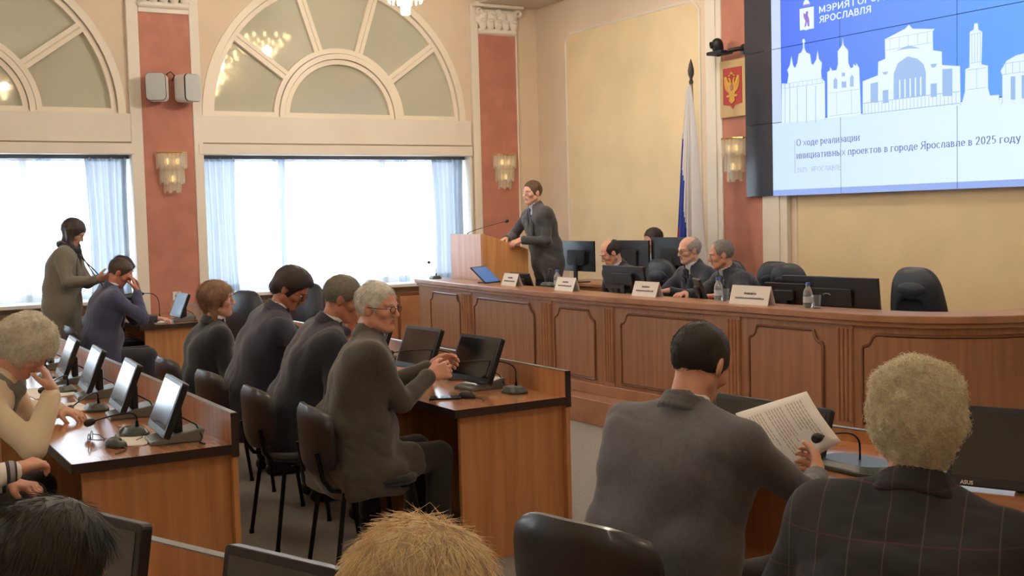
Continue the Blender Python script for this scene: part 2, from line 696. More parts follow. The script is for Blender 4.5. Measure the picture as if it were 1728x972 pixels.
def hair_sdf(style, H, M, sc=1.0):
    s = Sdf()

    def P(x, y, z):
        return H + M @ (np.array([x, y, z]) * sc)

    def el(c, r, k=0.012, op='u'):
        s.el(P(*c), np.array(r) * sc, M, k=k, op=op)
    lift = {'short': 0.0045, 'thin': 0.003, 'fringe': 0.004, 'bob': 0.014, 'long': 0.012, 'curly': 0.020, 'thick': 0.010, 'bun': 0.010}[style]
    el((0, -0.016, 0.034), (0.077 + lift, 0.099 + lift, 0.091 + lift))
    if style == 'curly':
        for x, y, z, r in ((0.022, -0.03, 0.076, 0.060), (-0.022, -0.03, 0.076, 0.060), (0, -0.070, 0.02, 0.055), (0, 0.03, 0.090, 0.046), (0, -0.050, -0.045, 0.048)):
            el((x, y, z), (r, r, r), k=0.04)
    if style == 'thick':
        el((0, 0.012, 0.080), (0.070, 0.082, 0.052), k=0.03)
        el((0, -0.07, -0.02), (0.07, 0.05, 0.06), k=0.03)
    if style in ('bob', 'long'):
        dn = -0.12 if style == 'bob' else -0.20
        for x in (-1, 1):
            s.rc(P(x * 0.066, -0.020, 0.02), P(x * 0.066, -0.018, 0.0) + np.array([0, 0, dn]) * sc, 0.030 * sc, (0.020 if style == 'bob' else 0.034) * sc, k=0.03)
        DZ = lambda p, q: p + np.array([0, 0, q]) * sc
        s.rc(P(0, -0.062, 0.02), P(0, -0.055, 0) + np.array([0, 0, dn]) * sc, 0.052 * sc, 0.034 * sc, k=0.03)
        if style == 'long':
            s.rc(P(0, -0.060, 0) + np.array([0, 0, -0.1]), P(0, -0.070, 0) + np.array([0, 0, -0.26]), 0.062 * sc, 0.045 * sc, k=0.03)
            for x in (-1, 1):
                s.rc(P(x * 0.06, 0.0, 0) + np.array([0, 0, -0.12]), P(x * 0.055, 0.02, 0) + np.array([0, 0, -0.27]), 0.033 * sc, 0.018 * sc, k=0.02)
    if style == 'bun':
        el((0, -0.12, 0.06), (0.045, 0.04, 0.045))
    # the face stays free
    if style in ('bob', 'long', 'curly'):
        el((0, 0.100, -0.045), (0.066, 0.085, 0.105), k=0.012, op='s')
    elif style == 'fringe':
        el((0, 0.070, 0.10), (0.070, 0.150, 0.080), k=0.01, op='s')
        el((0, 0.115, -0.02), (0.090, 0.110, 0.14), k=0.01, op='s')
    elif style == 'thin':
        el((0, 0.105, -0.01), (0.088, 0.080, 0.125), k=0.012, op='s')
        el((0, 0.115, 0.09), (0.045, 0.075, 0.05), k=0.02, op='s')
    else:
        el((0, 0.112, -0.030), (0.092, 0.086, 0.108), k=0.022, op='s')
    if style in ('short', 'thin', 'fringe', 'thick', 'bun'):
        z0 = -0.060 if style != 'thick' else -0.072
        s.pl(P(0, -0.06, z0), M @ np.array([0, 0.35, -1.0]))
        for x in (-1, 1):
            el((x * 0.088, 0.002, -0.022), (0.022, 0.030, 0.040), k=0.006, op='s')
    return s


def strands(name, V, N, H, M, n, L, rad, curl, mt, parent, down=1.0, lift=0.3, seed=1):
    r = np.random.RandomState(seed)
    idx = r.randint(0, len(V), n)
    p = V[idx] - N[idx] * 0.002
    nn = N[idx]
    dn = M @ np.array([0, -0.35, -1.0]) * down
    t = dn[None] * 1.0 + r.normal(size=(n, 3)) * ((0.16 if curl == 0 else 0.35) + curl * 2)
    t = t - (t * nn).sum(1)[:, None] * nn
    t /= np.linalg.norm(t, axis=1)[:, None] + 1e-9
    b = np.cross(t, nn)
    K = 6
    Ls = L * r.uniform(0.5, 1.2, n)
    ph = r.uniform(0, 6.28, n)
    pts = []
    for k in range(K):
        u = k / (K - 1)
        q = p + t * (Ls * u)[:, None] + nn * (Ls * lift * u * (1 - 0.5 * u))[:, None]
        if curl:
            q = q + (b * np.cos(ph + u * 7)[:, None] + nn * np.sin(ph + u * 7)[:, None]) * curl * L
        pts.append(q)
    pts = np.stack(pts, 1)
    V2 = np.zeros((n, K, 3, 3))
    for k in range(K):
        w = rad * (1 - 0.75 * k / (K - 1))
        for j in range(3):
            a = 2.094 * j
            V2[:, k, j] = pts[:, k] + (b * math.cos(a) + nn * math.sin(a)) * w
    base = (np.arange(n) * K * 3)[:, None, None]
    kk = np.arange(K - 1)[None, :, None] * 3
    jj = np.arange(3)[None, None, :]
    j2 = (jj + 1) % 3
    F = np.stack([base + kk + jj, base + kk + j2, base + kk + 3 + j2, base + kk + 3 + jj], -1).reshape(-1, 4)
    return V2.reshape(-1, 3), F


def vert_normals(V, F):
    a = V[F[:, 2]] - V[F[:, 0]]
    b = V[F[:, 3]] - V[F[:, 1]]
    fn = np.cross(a, b)
    N = np.zeros_like(V)
    for k in range(4):
        np.add.at(N, F[:, k], fn)
    return N / (np.linalg.norm(N, axis=1)[:, None] + 1e-12)


def two_bone(S, T, L1, L2, hint):
    d = T - S
    L = np.linalg.norm(d)
    m_ = min(L, (L1 + L2) * 0.995)
    u = d / (L + 1e-9)
    T = S + u * m_
    a = (L1 * L1 - L2 * L2 + m_ * m_) / (2 * m_)
    h = math.sqrt(max(L1 * L1 - a * a, 0))
    w = hint - u * (hint @ u)
    return S + u * a + nrm(w) * h, T


def person(seat, head, face, label, hy=None, hp=0.0, hr=0.0, rh=None, lh=None, hair='short', hcol=(60, 48, 40), hn=900,
           hl=0.03, hrad=0.0011, hcurl=0.0, skinc=(214, 164, 138), suit=(52, 54, 62), suit_name=None, legs=(36, 37, 42),
           shirt=(222, 224, 232), tie=None, girth=1.0, stand=False, glasses=False, base=0.0, sc=1.0, vox=0.0062, twist=0.0,
           cat='person', suit_mat=None, open_coat=False, collar=True, shoulders=0.185, scarf=None, feet=0.40, knit=False, bulge=0.03,
           detail=True, cuff=None, skirt=False, group=None, show_shirt=True, hunch=0.0, skirt_len=0.32):
    """seat: world xy of the pelvis; head: world centre of the skull; face: heading of the body in degrees."""
    rz = R(face - 90)
    root = thing('person', (seat[0], seat[1], base), rz, label, cat, group)
    Ri = np.array(Matrix.Rotation(-rz, 3, 'Z'))

    def loc(w):
        return Ri @ (np.array(w, float) - np.array([seat[0], seat[1], base]))

    def dirl(w):
        return Ri @ np.array(w, float)
    H = loc(head)
    Mh = rot3(R((hy if hy is not None else face) - face), R(hp), R(hr))
    pz = 0.95 if stand else 0.525
    Pv = np.array([0, 0, pz])
    neck = H + Mh @ np.array([0, -0.030, -0.085]) * sc
    U = nrm(neck - Pv)
    nb = H + Mh @ np.array([0, -0.020, -0.05]) * sc - nrm(U * 0.8 + np.array([0, 0, 0.4]) + np.array([0, .35, 0]) * hunch) * 0.076 * sc
    Lsp = np.linalg.norm(nb - Pv)
    U = (nb - Pv) / Lsp
    X0 = np.array([1.0, 0, 0])
    tw = R(twist)
    X = nrm(np.array([math.cos(tw), math.sin(tw), 0]))
    X = nrm(X - U * (X @ U) * 0.85)
    Fw = np.cross(U, X)
    ch = Pv + U * Lsp * 0.62 - Fw * bulge
    wa = Pv + U * Lsp * 0.28 - Fw * bulge * 0.6
    st = nb - U * 0.082
    shw = shoulders - 0.008
    SR, SL = st + X * shw, st - X * shw
    # arms
    arms = []
    for sgn, S, hd in ((1, SR, rh), (-1, SL, lh)):
        if hd is None:
            if stand:
                w = np.array([sgn * 0.24, 0.05, 0.80])
                hd = dict(wl=w, dl=(0, 0.1, -1), nl=(-sgn, 0, 0), c=0.5)
            else:
                w = np.array([sgn * 0.12, 0.30, 0.64])
                hd = dict(wl=w, dl=(-sgn * 0.3, 0.9, -0.15), nl=(0, 0, -1), c=0.35)
        w = np.array(hd['wl'], float) if 'wl' in hd else loc(hd['w'])
        d = nrm(hd['dl']) if 'dl' in hd else nrm(dirl(hd['d']))
        n_ = nrm(hd['nl']) if 'nl' in hd else nrm(dirl(hd['n']))
        hint = np.array(hd.get('hint', (sgn * 0.6, -0.35, -0.9)), float)
        E, w = two_bone(S, w, 0.285 * sc, 0.255 * sc, hint)
        arms.append((S, E, w, d, n_, sgn, hd.get('c', 0.4), hd.get('thumb', 0.35)))
    # legs
    leg = []
    for sgn in (1, -1):
        hp_ = Pv + np.array([sgn * 0.09, 0, -0.02])
        if stand:
            kn = np.array([sgn * 0.10, 0.02, 0.50])
            an = np.array([sgn * 0.11, -0.02, 0.09])
        else:
            kn = np.array([sgn * 0.11, 0.42, 0.52])
            an = np.array([sgn * 0.11, feet, 0.09])
        leg.append((hp_, kn, an, sgn))
    g = girth
    # ---- skin body, one continuous surface
    s = Sdf()
    s.rc(Pv - X0 * 0.07, Pv + X0 * 0.07, 0.095 * g, 0.095 * g, k=0.05)
    s.rc(wa - X * 0.05, wa + X * 0.05, 0.090 * g, 0.090 * g, k=0.05)
    s.rc(Pv, wa, 0.09 * g, 0.09 * g, k=0.05)
    s.rc(ch - X * 0.07, ch + X * 0.07, 0.095, 0.095, k=0.05)
    s.rc(wa, ch, 0.09 * g, 0.09, k=0.05)
    s.rc(ch, st, 0.09, 0.06, k=0.04)
    s.rc(SL, SR, 0.040, 0.040, k=0.04)
    for (a, b, c, sgn) in leg:
        s.rc(a, b, 0.068, 0.050, k=0.03)
        s.rc(b, c, 0.048, 0.032, k=0.02)
        s.rc(c, c + np.array([0, 0.13, -0.05]), 0.032, 0.026, k=0.02)
    for (S, E, w, d, n_, sgn, c, th) in arms:
        s.rc(S, E, 0.042, 0.033, k=0.02)
        s.rc(E, w, 0.034, 0.0235, k=0.015)
        s.rc(w, w + d * 0.02, 0.024, 0.022, k=0.012)
        hand_prims(s, w, d, n_, sgn > 0, c, g=sc, thumb_in=th)
    s.rc(nb - U * 0.03, H + Mh @ np.array([0, -0.022, -0.03]), 0.060 * (0.9 + 0.1 * g), 0.052, k=0.03)
    head_prims(s, H, Mh, sc)
    mats = [skin(skinc), M_LIP]

    def paint(Cc):
        q = (Cc - H) @ Mh / sc
        return ((np.abs(q[:, 0]) < 0.021) & (q[:, 1] > 0.0775) & (q[:, 2] > -0.067) & (q[:, 2] < -0.046)).astype(int)
    body = make_part('body', s, vox, mats, root, paint=paint)[0]
    # eyes
    if detail:
        for x in (-1, 1):
            e = MB()
            T = Matrix.Translation(Vector(H + Mh @ np.array([x * 0.031, 0.0722, 0.003]) * sc)) @ Matrix([list(r_) for r_ in Mh]).to_4x4()
            e.sphere((0, 0, 0), 0.0115 * sc, 12, 0, T)
            e.sphere((0, 0.0068 * sc, 0), (0.0052 * sc, 0.0055 * sc, 0.0052 * sc), 10, 1, T)
            e.build('eye', [M_EYEW, M_IRIS], body, smooth=True)
            b = MB()
            b.tube([(x * 0.014, 0.0905, 0.024), (x * 0.030, 0.0915, 0.0285), (x * 0.047, 0.078, 0.0235)], 0.0022, 6, 0,
                   Matrix.Translation(Vector(H)) @ Matrix([list(r_) for r_ in Mh]).to_4x4() @ Matrix.Scale(sc, 4), rs=[0.0018, 0.0022, 0.0010])
            b.build('eyebrow', [hair_mat(tuple(int(v * 0.75) for v in hcol))], body, smooth=True)
    TH = Matrix.Translation(Vector(H)) @ Matrix([list(r_) for r_ in Mh]).to_4x4() @ Matrix.Scale(sc, 4)
    if glasses:
        gl = MB()
        for x in (-1, 1):
            ring = [(x * 0.032 + 0.021 * math.cos(a), 0.100 - 0.12 * abs(x * 0.032 + 0.021 * math.cos(a)) * 0.6, 0.002 + 0.016 * math.sin(a)) for a in [2 * math.pi * i / 16 for i in range(16)]]
            gl.tube(ring, 0.0014, 6, 0, TH, closed=True)
            gl.tube([(x * 0.053, 0.095, 0.008), (x * 0.076, 0.06, 0.008), (x * 0.083, -0.01, 0.010), (x * 0.080, -0.028, -0.006)], 0.0014, 6, 0, TH)
        gl.tube([(-0.012, 0.099, 0.006), (0, 0.103, 0.009), (0.012, 0.099, 0.006)], 0.0014, 6, 0, TH)
        gl.build('glasses', [M_METALB], root, smooth=True)
    # ---- hair
    if hair:
        hs = hair_sdf(hair, H, Mh, sc)
        hm = hair_mat(hcol)
        amp = 0.004 if hair == 'curly' else 0.0015
        V, F = hs.mesh(0.005, fold_noise(5, amp, 4.0))
        Nn = vert_normals(V, F)
        cl = {'curly': 0.20}.get(hair, hcurl)
        ll = {'curly': 0.024, 'bob': 0.06, 'long': 0.08}.get(hair, hl)
        V2, F2 = strands('hair', V, Nn, H, Mh, hn, ll, hrad, cl, hm, root, lift=0.7 if hair == 'curly' else (0.03 if hair in ('bob', 'long') else 0.10))
        VV = np.concatenate([V, V2])
        FF = np.concatenate([F, F2 + len(V)])
        me = mesh_np('hair', VV, FF, [hm], None, smooth=True)
        ho = bpy.data.objects.new('hair', me)
        COL.objects.link(ho)
        ho.parent = root
    # ---- shirt
    suitm = suit_mat or cloth('cloth_%d_%d_%d' % suit, suit)
    if show_shirt:
        s = Sdf()
        s.rc(ch - X * 0.075 + Fw * 0.012, ch + X * 0.075 + Fw * 0.012, 0.105, 0.105, k=0.05)
        s.rc(wa + Fw * 0.01, ch + Fw * 0.01, 0.11 * g, 0.105, k=0.05)
        s.rc(ch + Fw * 0.01, st + Fw * 0.015, 0.10, 0.07, k=0.04)
        s.rc(nb - U * 0.055, nb - U * 0.004, 0.069, 0.067, k=0.01)
        s.el(nb + U * 0.055, (0.058, 0.058, 0.05), k=0.004, op='s')
        make_part('shirt', s, 0.0075, [cloth('shirt_%d_%d_%d' % shirt, shirt, var=0.03)], root)
    if tie:
        s = Sdf()
        kn_ = nb - U * 0.035 + Fw * 0.074
        s.el(kn_, (0.017, 0.014, 0.018), k=0.004)
        a_ = kn_ - U * 0.015
        b_ = ch + Fw * 0.118 + U * 0.01
        c_ = wa + Fw * (0.112 * g + 0.012)
        for q in range(7):
            t_ = q / 6
            pa = a_ * (1 - t_) ** 2 + 2 * b_ * t_ * (1 - t_) + c_ * t_ * t_ + Fw * 0.006
            s.el(pa, (0.014 + 0.014 * t_, 0.007, 0.05), np.stack([X, Fw, U], 1), k=0.012)
        make_part('tie', s, 0.005, [mat('tie_%d_%d_%d' % tie, tie, 0.5, var=0.2, vscale=60)], root)
    # ---- jacket / top
    s = Sdf()
    o_ = 0.020
    s.rc(Pv - X0 * 0.085 + U * 0.01, Pv + X0 * 0.085 + U * 0.01, (0.092 if stand else 0.105) * g + o_, None, k=0.05)
    s.rc(wa - X * 0.080 * g, wa + X * 0.080 * g, 0.090 * g + o_, None, k=0.06)
    s.rc(Pv, wa, 0.095 * g + o_, 0.095 * g + o_, k=0.05)
    s.rc(ch - X * (shw - 0.095), ch + X * (shw - 0.095), 0.096 + o_, None, k=0.06)
    s.rc(wa - X * 0.05, ch - X * 0.06, 0.095 * g + o_, 0.098 + o_, k=0.05)
    s.rc(wa + X * 0.05, ch + X * 0.06, 0.095 * g + o_, 0.098 + o_, k=0.05)
    if g > 1.1:
        s.el(wa + Fw * 0.05, (0.15 * g, 0.13 * g, 0.16), k=0.05)
    # the tailored back and chest: a rounded block from the hips to the shoulder line
    mid = (wa * 0.62 + st * 0.38)
    Ub = nrm(st - wa)
    Fb = nrm(np.cross(Ub, X))
    Xb = np.cross(Fb, Ub)
    hl_ = np.linalg.norm(st - wa) / 2 + 0.045
    mid = (wa + st) / 2 - Ub * 0.02
    dp = 0.030 if not knit else 0.02
    s.bx(mid, (shw - 0.062, dp * g, hl_ - 0.085), 0.085, np.stack([Xb, Fb, Ub], 1), k=0.035, taper=0.07 if not knit else 0.03)
    Ul = nrm(wa - Pv)
    Xl = nrm(X0 - Ul * (X0 @ Ul))
    s.bx((wa + Pv) / 2 - Fb * 0.005, ((shw - 0.075) * (0.75 + 0.25 * g), 0.030 * g, np.linalg.norm(wa - Pv) / 2), 0.092, np.stack([Xl, np.cross(Ul, Xl), Ul], 1), k=0.05)
    for S in (SL, SR):
        s.rc(nb - U * 0.025, S + U * 0.002, 0.056, 0.050, k=0.05)
        s.rc(st - U * 0.03, S - U * 0.02, 0.085, 0.060, k=0.06)
    for (S, E, w, d, n_, sgn, c, th) in arms:
        s.rc(S - U * 0.008, E, 0.058, 0.051, k=0.032)
        wc = E + (w - E) * 0.90
        s.rc(E, wc, 0.052, 0.038, k=0.022)
        v = nrm(w - E)
        s.rc(wc, wc + v * 0.001, 0.039, 0.039, k=0.01)
    if stand or open_coat:
        for sgn in (-1, 1):
            s.rc(Pv + X0 * sgn * 0.09, Pv + np.array([sgn * 0.10, 0.0, -0.12 if not open_coat else -0.36]), 0.098 if not open_coat else 0.125, 0.102 if not open_coat else 0.13, k=0.06)
    else:
        for (a, b, c, sgn) in leg:
            s.rc(a, a + (b - a) * skirt_len, 0.105, 0.090, k=0.05)
        if skirt_len > 0.5:
            s.bx(Pv + np.array([0, 0.03, -0.065]), (0.195, 0.13, 0.04), 0.035, np.eye(3), k=0.05)
    if collar:
        s.rc(nb - U * 0.045 - Fw * 0.012, nb - U * 0.012 - Fw * 0.012, 0.080, 0.074, k=0.010)
        s.el(nb + U * 0.05 + Fw * 0.006, (0.066, 0.066, 0.058), k=0.004, op='s')
        if show_shirt:
            # lapel opening
            s.rc(nb + Fw * 0.125 + U * 0.03, wa + Fw * (0.135 * g + 0.040) + U * 0.04, 0.082, 0.030, k=0.008, op='s')
    else:
        s.el(nb + U * 0.06, (0.072, 0.072, 0.05), k=0.004, op='s')
    jk = make_part('jacket' if not knit else 'sweater', s, 0.0105, [suitm], root, disp=fold_noise(int(abs(seat[0] * 100)) % 97, 0.0058))[0]
    if collar:
        # turned collar band at the nape
        s = Sdf()
        cc = nb + (H + Mh @ np.array([0, -0.022, -0.03]) - nb) * 0.18
        for row, (dz, rr_, th_) in enumerate(((0.006, 0.070, 0.0075), (-0.012, 0.077, 0.0085), (-0.030, 0.084, 0.010))):
            prev_ = None
            for a_ in range(-9, 10):
                t_ = a_ / 9 * 2.25
                pc = cc + U * (dz - 0.038 * (1 - math.cos(t_)) / 2) + (-Fw * math.cos(t_) * 0.95 + X * math.sin(t_)) * rr_
                if prev_ is not None:
                    s.rc(prev_, pc, th_, th_, k=0.010)
                prev_ = pc
        if show_shirt:
            for sgn in (-1, 1):
                for q in range(8):
                    t_ = q / 7
                    pc = (nb - U * 0.03 + X * sgn * 0.07 + Fw * 0.035) * (1 - t_) + (wa + U * 0.07 + X * sgn * 0.014 + Fw * (0.118 * g + 0.012)) * t_
                    pc = pc + Fw * 0.045 * math.sin(t_ * 3.14)
                    s.el(pc, (0.012 + 0.022 * math.sin(t_ * 3.14), 0.009, 0.055), np.stack([X, Fw, U], 1), k=0.016)
        make_part('collar', s, 0.006, [suitm], jk)
    # ---- shirt cuffs
    if cuff:
        for (S, E, w, d, n_, sgn, c, th) in arms:
            v = nrm(w - E)
            q = MB()
            q.tube([w - v * 0.045, w - v * 0.012], 0.031, 14, rs=[0.0335, 0.0325])
            q.build('cuff', [cloth('shirt_%d_%d_%d' % shirt, shirt, var=0.03)], root, smooth=True)
    # ---- trousers and shoes
    s = Sdf()
    s.rc(Pv - X0 * 0.085, Pv + X0 * 0.085, 0.112 * g, None, k=0.05)
    for (a, b, c, sgn) in leg:
        s.rc(a, b, 0.088, 0.068, k=0.03)
        s.rc(b, c + np.array([0, 0, 0.01]), 0.066, 0.055, k=0.02)
    make_part('trousers', s, 0.013, [cloth('legs_%d_%d_%d' % legs, legs)], root, disp=fold_noise(11, 0.004))
    for (a, b, c, sgn) in leg:
        s = Sdf()
        s.rc(c + np.array([0, -0.02, -0.045]), c + np.array([0, 0.15, -0.060]), 0.042, 0.030, k=0.02)
        s.rc(c, c + np.array([0, 0.03, -0.03]), 0.04, 0.04, k=0.02)
        s.pl(c + np.array([0, 0, -0.088]), (0, 0, -1))
        make_part('shoe', s, 0.008, [M_BLACK], root)
    if scarf:
        s = Sdf()
        for a_ in range(12):
            t_ = a_ / 12 * 2 * math.pi
            pc = nb - U * (0.020 + 0.02 * math.cos(t_)) + (Fw * math.cos(t_) + X * math.sin(t_)) * 0.078
            t2 = (a_ + 1) / 12 * 2 * math.pi
            pd = nb - U * (0.020 + 0.02 * math.cos(t2)) + (Fw * math.cos(t2) + X * math.sin(t2)) * 0.078
            s.rc(pc, pd, 0.030, 0.030, k=0.01)
        s.rc(nb + Fw * 0.08 - U * 0.05, ch + Fw * 0.13, 0.035, 0.03, k=0.02)
        make_part('scarf', s, 0.008, [cloth('scarf_%d_%d_%d' % scarf, scarf)], root, disp=fold_noise(3, 0.004, 3))
    root['_h'] = 0
    del root['_h']
    return dict(root=root, H=H, M=Mh, arms=arms, nb=nb, U=U, Fw=Fw, X=X, ch=ch, wa=wa, loc=loc, Ri=Ri)

# ------------------------------------------------------------------ the room
YB, XB = -12.6, 14.6          # back and right limits of the hall
WS = 0.08                     # the stage wall plane
SILL, HEAD, ARZ, AR = 0.90, 2.40, 2.80, 1.59
b = MB()
b.box((-0.4, YB - 0.2, -0.12), (XB + 0.2, 0.3, 0))
struct('floor', b, M_FLOOR)
b = MB()
b.box((-0.4, YB - 0.2, CEIL), (XB + 0.2, 0.3, CEIL + 0.15))
b.box((0.0, -0.78, 4.20), (XB, WS, CEIL), 0)
b.box((0.0, -0.82, 4.28), (XB, -0.78, 4.36), 0)
struct('ceiling', b, M_CEIL, bevel=0.01)

# left wall with window openings and arched lunettes
b = MB()
T = 0.40
HW = 1.655
b.box((-T, YB, 0), (0, WS, SILL - 0.04))
edges = [WS] + [e for wy in WIN_Y for e in (wy + HW, wy - HW)] + [YB]
for i in range(0, len(edges), 2):
    b.box((-T, edges[i + 1], SILL - 0.04), (0, edges[i], CEIL))
for wy in WIN_Y:
    b.box((-T, wy - HW, HEAD), (0, wy + HW, ARZ))
    N = 48
    pts = [(wy + AR * math.cos(math.pi * i / N), ARZ + AR * math.sin(math.pi * i / N)) for i in range(N + 1)]
    outer = [(wy + HW, ARZ)] + [(y, CEIL) for y, z in pts] + [(wy - HW, ARZ)]
    # wall above the arch as strips
    V, F = [], []
    for (y, z) in pts:
        V += [(0, y, z), (0, y, CEIL), (-T, y, z), (-T, y, CEIL)]
    for i in range(N):
        a = 4 * i
        F += [(a, a + 1, a + 5, a + 4), (a + 2, a + 6, a + 7, a + 3), (a, a + 4, a + 6, a + 2)]
    b.add(V, F)
    for sg in (1, -1):
        b.box((-T, min(wy + sg * AR, wy + sg * HW), ARZ), (0, max(wy + sg * AR, wy + sg * HW), CEIL))
struct('wall_left', b, M_WALL)

# stage wall, back wall, right wall
b = MB()
b.box((-0.4, WS, 0), (XB + 0.2, WS + 0.2, CEIL))
struct('wall_front', b, M_WALL)
b = MB()
b.box((-0.4, YB - 0.2, 0), (XB + 0.2, YB, CEIL))
struct('wall_back', b, M_WALL)
b = MB()
b.box((XB, YB, 0), (XB + 0.2, WS, CEIL))
struct('wall_right', b, M_WALL)

# windows: lintel boards, sills, frames, panes
for wi, wy in enumerate(WIN_Y):
    w = MB()
    # lintel band: upper board and the stepped curtain cornice
    w.box((-0.02, wy - HW, 2.51), (0.035, wy + HW, 2.80))
    w.box((-0.10, wy - HW + 0.0, 2.385), (0.055, wy + HW, 2.495))
    # jambs
    for sg in (1, -1):
        y0, y1 = sorted((wy + sg * HW, wy + sg * (HW - 0.03)))
        w.box((-T, y0, SILL), (0.03, y1, 2.40))
    root = struct('window_%d' % (wi + 1), w, M_TRIM, bevel=0.006)
    f = MB()
    x0, x1 = -0.36, -0.30
    yy = [wy - HW + 0.03, wy - 0.62, wy + 0.62, wy + HW - 0.03]
    for k, y in enumerate(yy):
        f.box((x0, y - 0.035, SILL), (x1, y + 0.035, 2.40))
    f.box((x0, yy[0], SILL), (x1, yy[3], SILL + 0.07))
    f.box((x0, yy[0], 2.33), (x1, yy[3], 2.40))
    f.build('window_frame', M_WHITEP, root, bevel=0.004)
    for k in range(3):
        g = MB()
        g.box((-0.334, yy[k] + 0.035, SILL + 0.07), (-0.328, yy[k + 1] - 0.035, 2.33))
        g.build('window_pane', M_GLASSW, root)
    s = MB()
    s.box((-0.34, wy - HW, SILL - 0.04), (0.16, wy + HW, SILL))
    s.build('window_sill', M_WHITEP, root, bevel=0.008)

    # lunette: fan window with inner half circle and radiating bars
    def arc_band(mb, r0, r1, x0, x1, z0=0.0, n=40, a0=0.0, a1=math.pi, mi=0):
        V, F = [], []
        for i in range(n + 1):
            a = a0 + (a1 - a0) * i / n
            for (r, x) in ((r0, x0), (r1, x0), (r1, x1), (r0, x1)):
                V.append((x, wy + r * math.cos(a), ARZ + z0 + r * math.sin(a)))
        for i in range(n):
            q = 4 * i
            for k in range(4):
                F.append((q + k, q + 4 + k, q + 4 + (k + 1) % 4, q + (k + 1) % 4))
        F.append((0, 1, 2, 3))
        F.append((4 * n + 3, 4 * n + 2, 4 * n + 1, 4 * n))
        mb.add(V, F, mi)
    w = MB()
    arc_band(w, AR - 0.075, AR + 0.0, -0.10, 0.012)
    arc_band(w, AR - 0.135, AR - 0.083, -0.10, -0.020)
    arc_band(w, 0.735, 0.790, -0.10, -0.020)
    arc_band(w, 0.670, 0.727, -0.10, 0.000)
    arc_band(w, 0.610, 0.662, -0.10, -0.020)
    w.box((-0.10, wy - AR + 0.08, ARZ), (-0.0222, wy - 0.735, ARZ + 0.055))
    w.box((-0.10, wy + 0.735, ARZ), (-0.0222, wy + AR - 0.08, ARZ + 0.055))
    w.box((-0.10, wy - 0.66, ARZ), (-0.0222, wy + 0.66, ARZ + 0.055))
    w.box((-0.10, wy - AR + 0.01, ARZ - 0.01), (-0.026, wy + AR - 0.01, ARZ + 0.022))
    lroot = struct('trim_%d' % (wi + 1), w, M_FRAME)
    for a in (36, 72, 108, 144):
        bb = MB()
        Tm = Matrix.Translation((0, wy, ARZ)) @ Matrix.Rotation(R(a), 4, 'X')
        bb.box((-0.10, 0.77, -0.052), (-0.022, AR - 0.10, -0.006), 0, Tm)
        bb.box((-0.10, 0.77, 0.006), (-0.022, AR - 0.10, 0.052), 0, Tm)
        bb.box((-0.10, 0.77, -0.006), (-0.034, AR - 0.10, 0.006), 0, Tm)
        bb.build('lunette_bar', M_FRAME, lroot, bevel=0.003)
    g = MB()
    N = 40
    V = [(-0.075, wy, ARZ)] + [(-0.075, wy + AR * math.cos(math.pi * i / N), ARZ + AR * math.sin(math.pi * i / N)) for i in range(N + 1)]
    g.add(V, [(0, i + 1, i + 2) for i in range(N)])
    g.add([(x - 0.02, y, z) for x, y, z in V], [(0, i + 2, i + 1) for i in range(N)])
    g.build('lunette_glass', M_LUN, lroot)

# pilasters on the window wall: white surround, terracotta field
PIL = [(0, 0.26 - 0.51 - 0.26), (0, -4.535), (0, -8.505)]
for k, yc in enumerate([-0.51, -4.515, -8.505]):
    w = MB()
    hw = 0.262
    bw = 0.10
    w.box((0, yc - hw - bw - (0.02 if k else 0), 0), (0.045, yc - hw, 4.20 if k == 0 else CEIL))
    w.box((0, yc + hw, 0), (0.045, yc + hw + (0.02 if k == 0 else bw), 4.20 if k == 0 else CEIL))
    w.box((0, yc - hw, 3.84), (0.05, yc + hw, 3.90))
    w.box((0, yc - hw, 0), (0.045, yc + hw, 0.12))
    r_ = struct('trim_%d' % (k + 4), w, M_TRIM, bevel=0.008)
    w = MB()
    w.box((0, yc - hw, 0.12), (0.03, yc + hw, 3.84))
    w.build('terracotta_field', M_RED, r_)


def capital(name, T, wd, parent_label, k):
    """Corinthian-like capital: bell, two rows of leaves, corner volutes, abacus."""
    s = Sdf()
    s.rc((-wd * 0.40, 0.02, 0.02), (wd * 0.40, 0.02, 0.02), 0.035, k=0.01)
    for z, n_, h in ((0.06, 5, 0.10), (0.15, 4, 0.09)):
        for i in range(n_):
            x = (i - (n_ - 1) / 2) * wd * 0.9 / n_
            s.el((x, 0.045, z + h * 0.35), (wd * 0.085, 0.03, h * 0.62), k=0.008)
            s.el((x, 0.075, z + h * 0.85), (wd * 0.06, 0.022, 0.020), k=0.008)
    for x in (-1, 1):
        for q in range(10):
            a = q / 10 * 5.2
            rr = 0.055 * (1 - q / 13)
            s.el((x * (wd * 0.47 - rr * math.cos(a) * 0.9), 0.07, 0.235 + rr * math.sin(a)), (0.016, 0.025, 0.016), k=0.006)
    s.el((0, 0.06, 0.25), (0.05, 0.03, 0.04), k=0.01)
    s.rc((-wd * 0.42, 0.0, 0.15), (wd * 0.42, 0.0, 0.15), 0.05, k=0.03)
    s.rc((-wd * 0.42, 0.0, 0.24), (wd * 0.42, 0.0, 0.24), 0.05, k=0.03)
    V, F = s.mesh(0.0075)
    me = mesh_np('capital', V, F, [M_TRIM], None, True)
    me.transform(T)
    o = bpy.data.objects.new('trim_%d' % k, me)
    COL.objects.link(o)
    tag(o, kind='structure')
    ab = MB()
    ab.box((-wd * 0.56, -0.03, 0.30), (wd * 0.56, 0.11, 0.335), 0, T)
    ab.box((-wd * 0.52, -0.03, 0.335), (wd * 0.52, 0.08, 0.36), 0, T)
    ab.build('capital_abacus', M_TRIM, o, bevel=0.006)


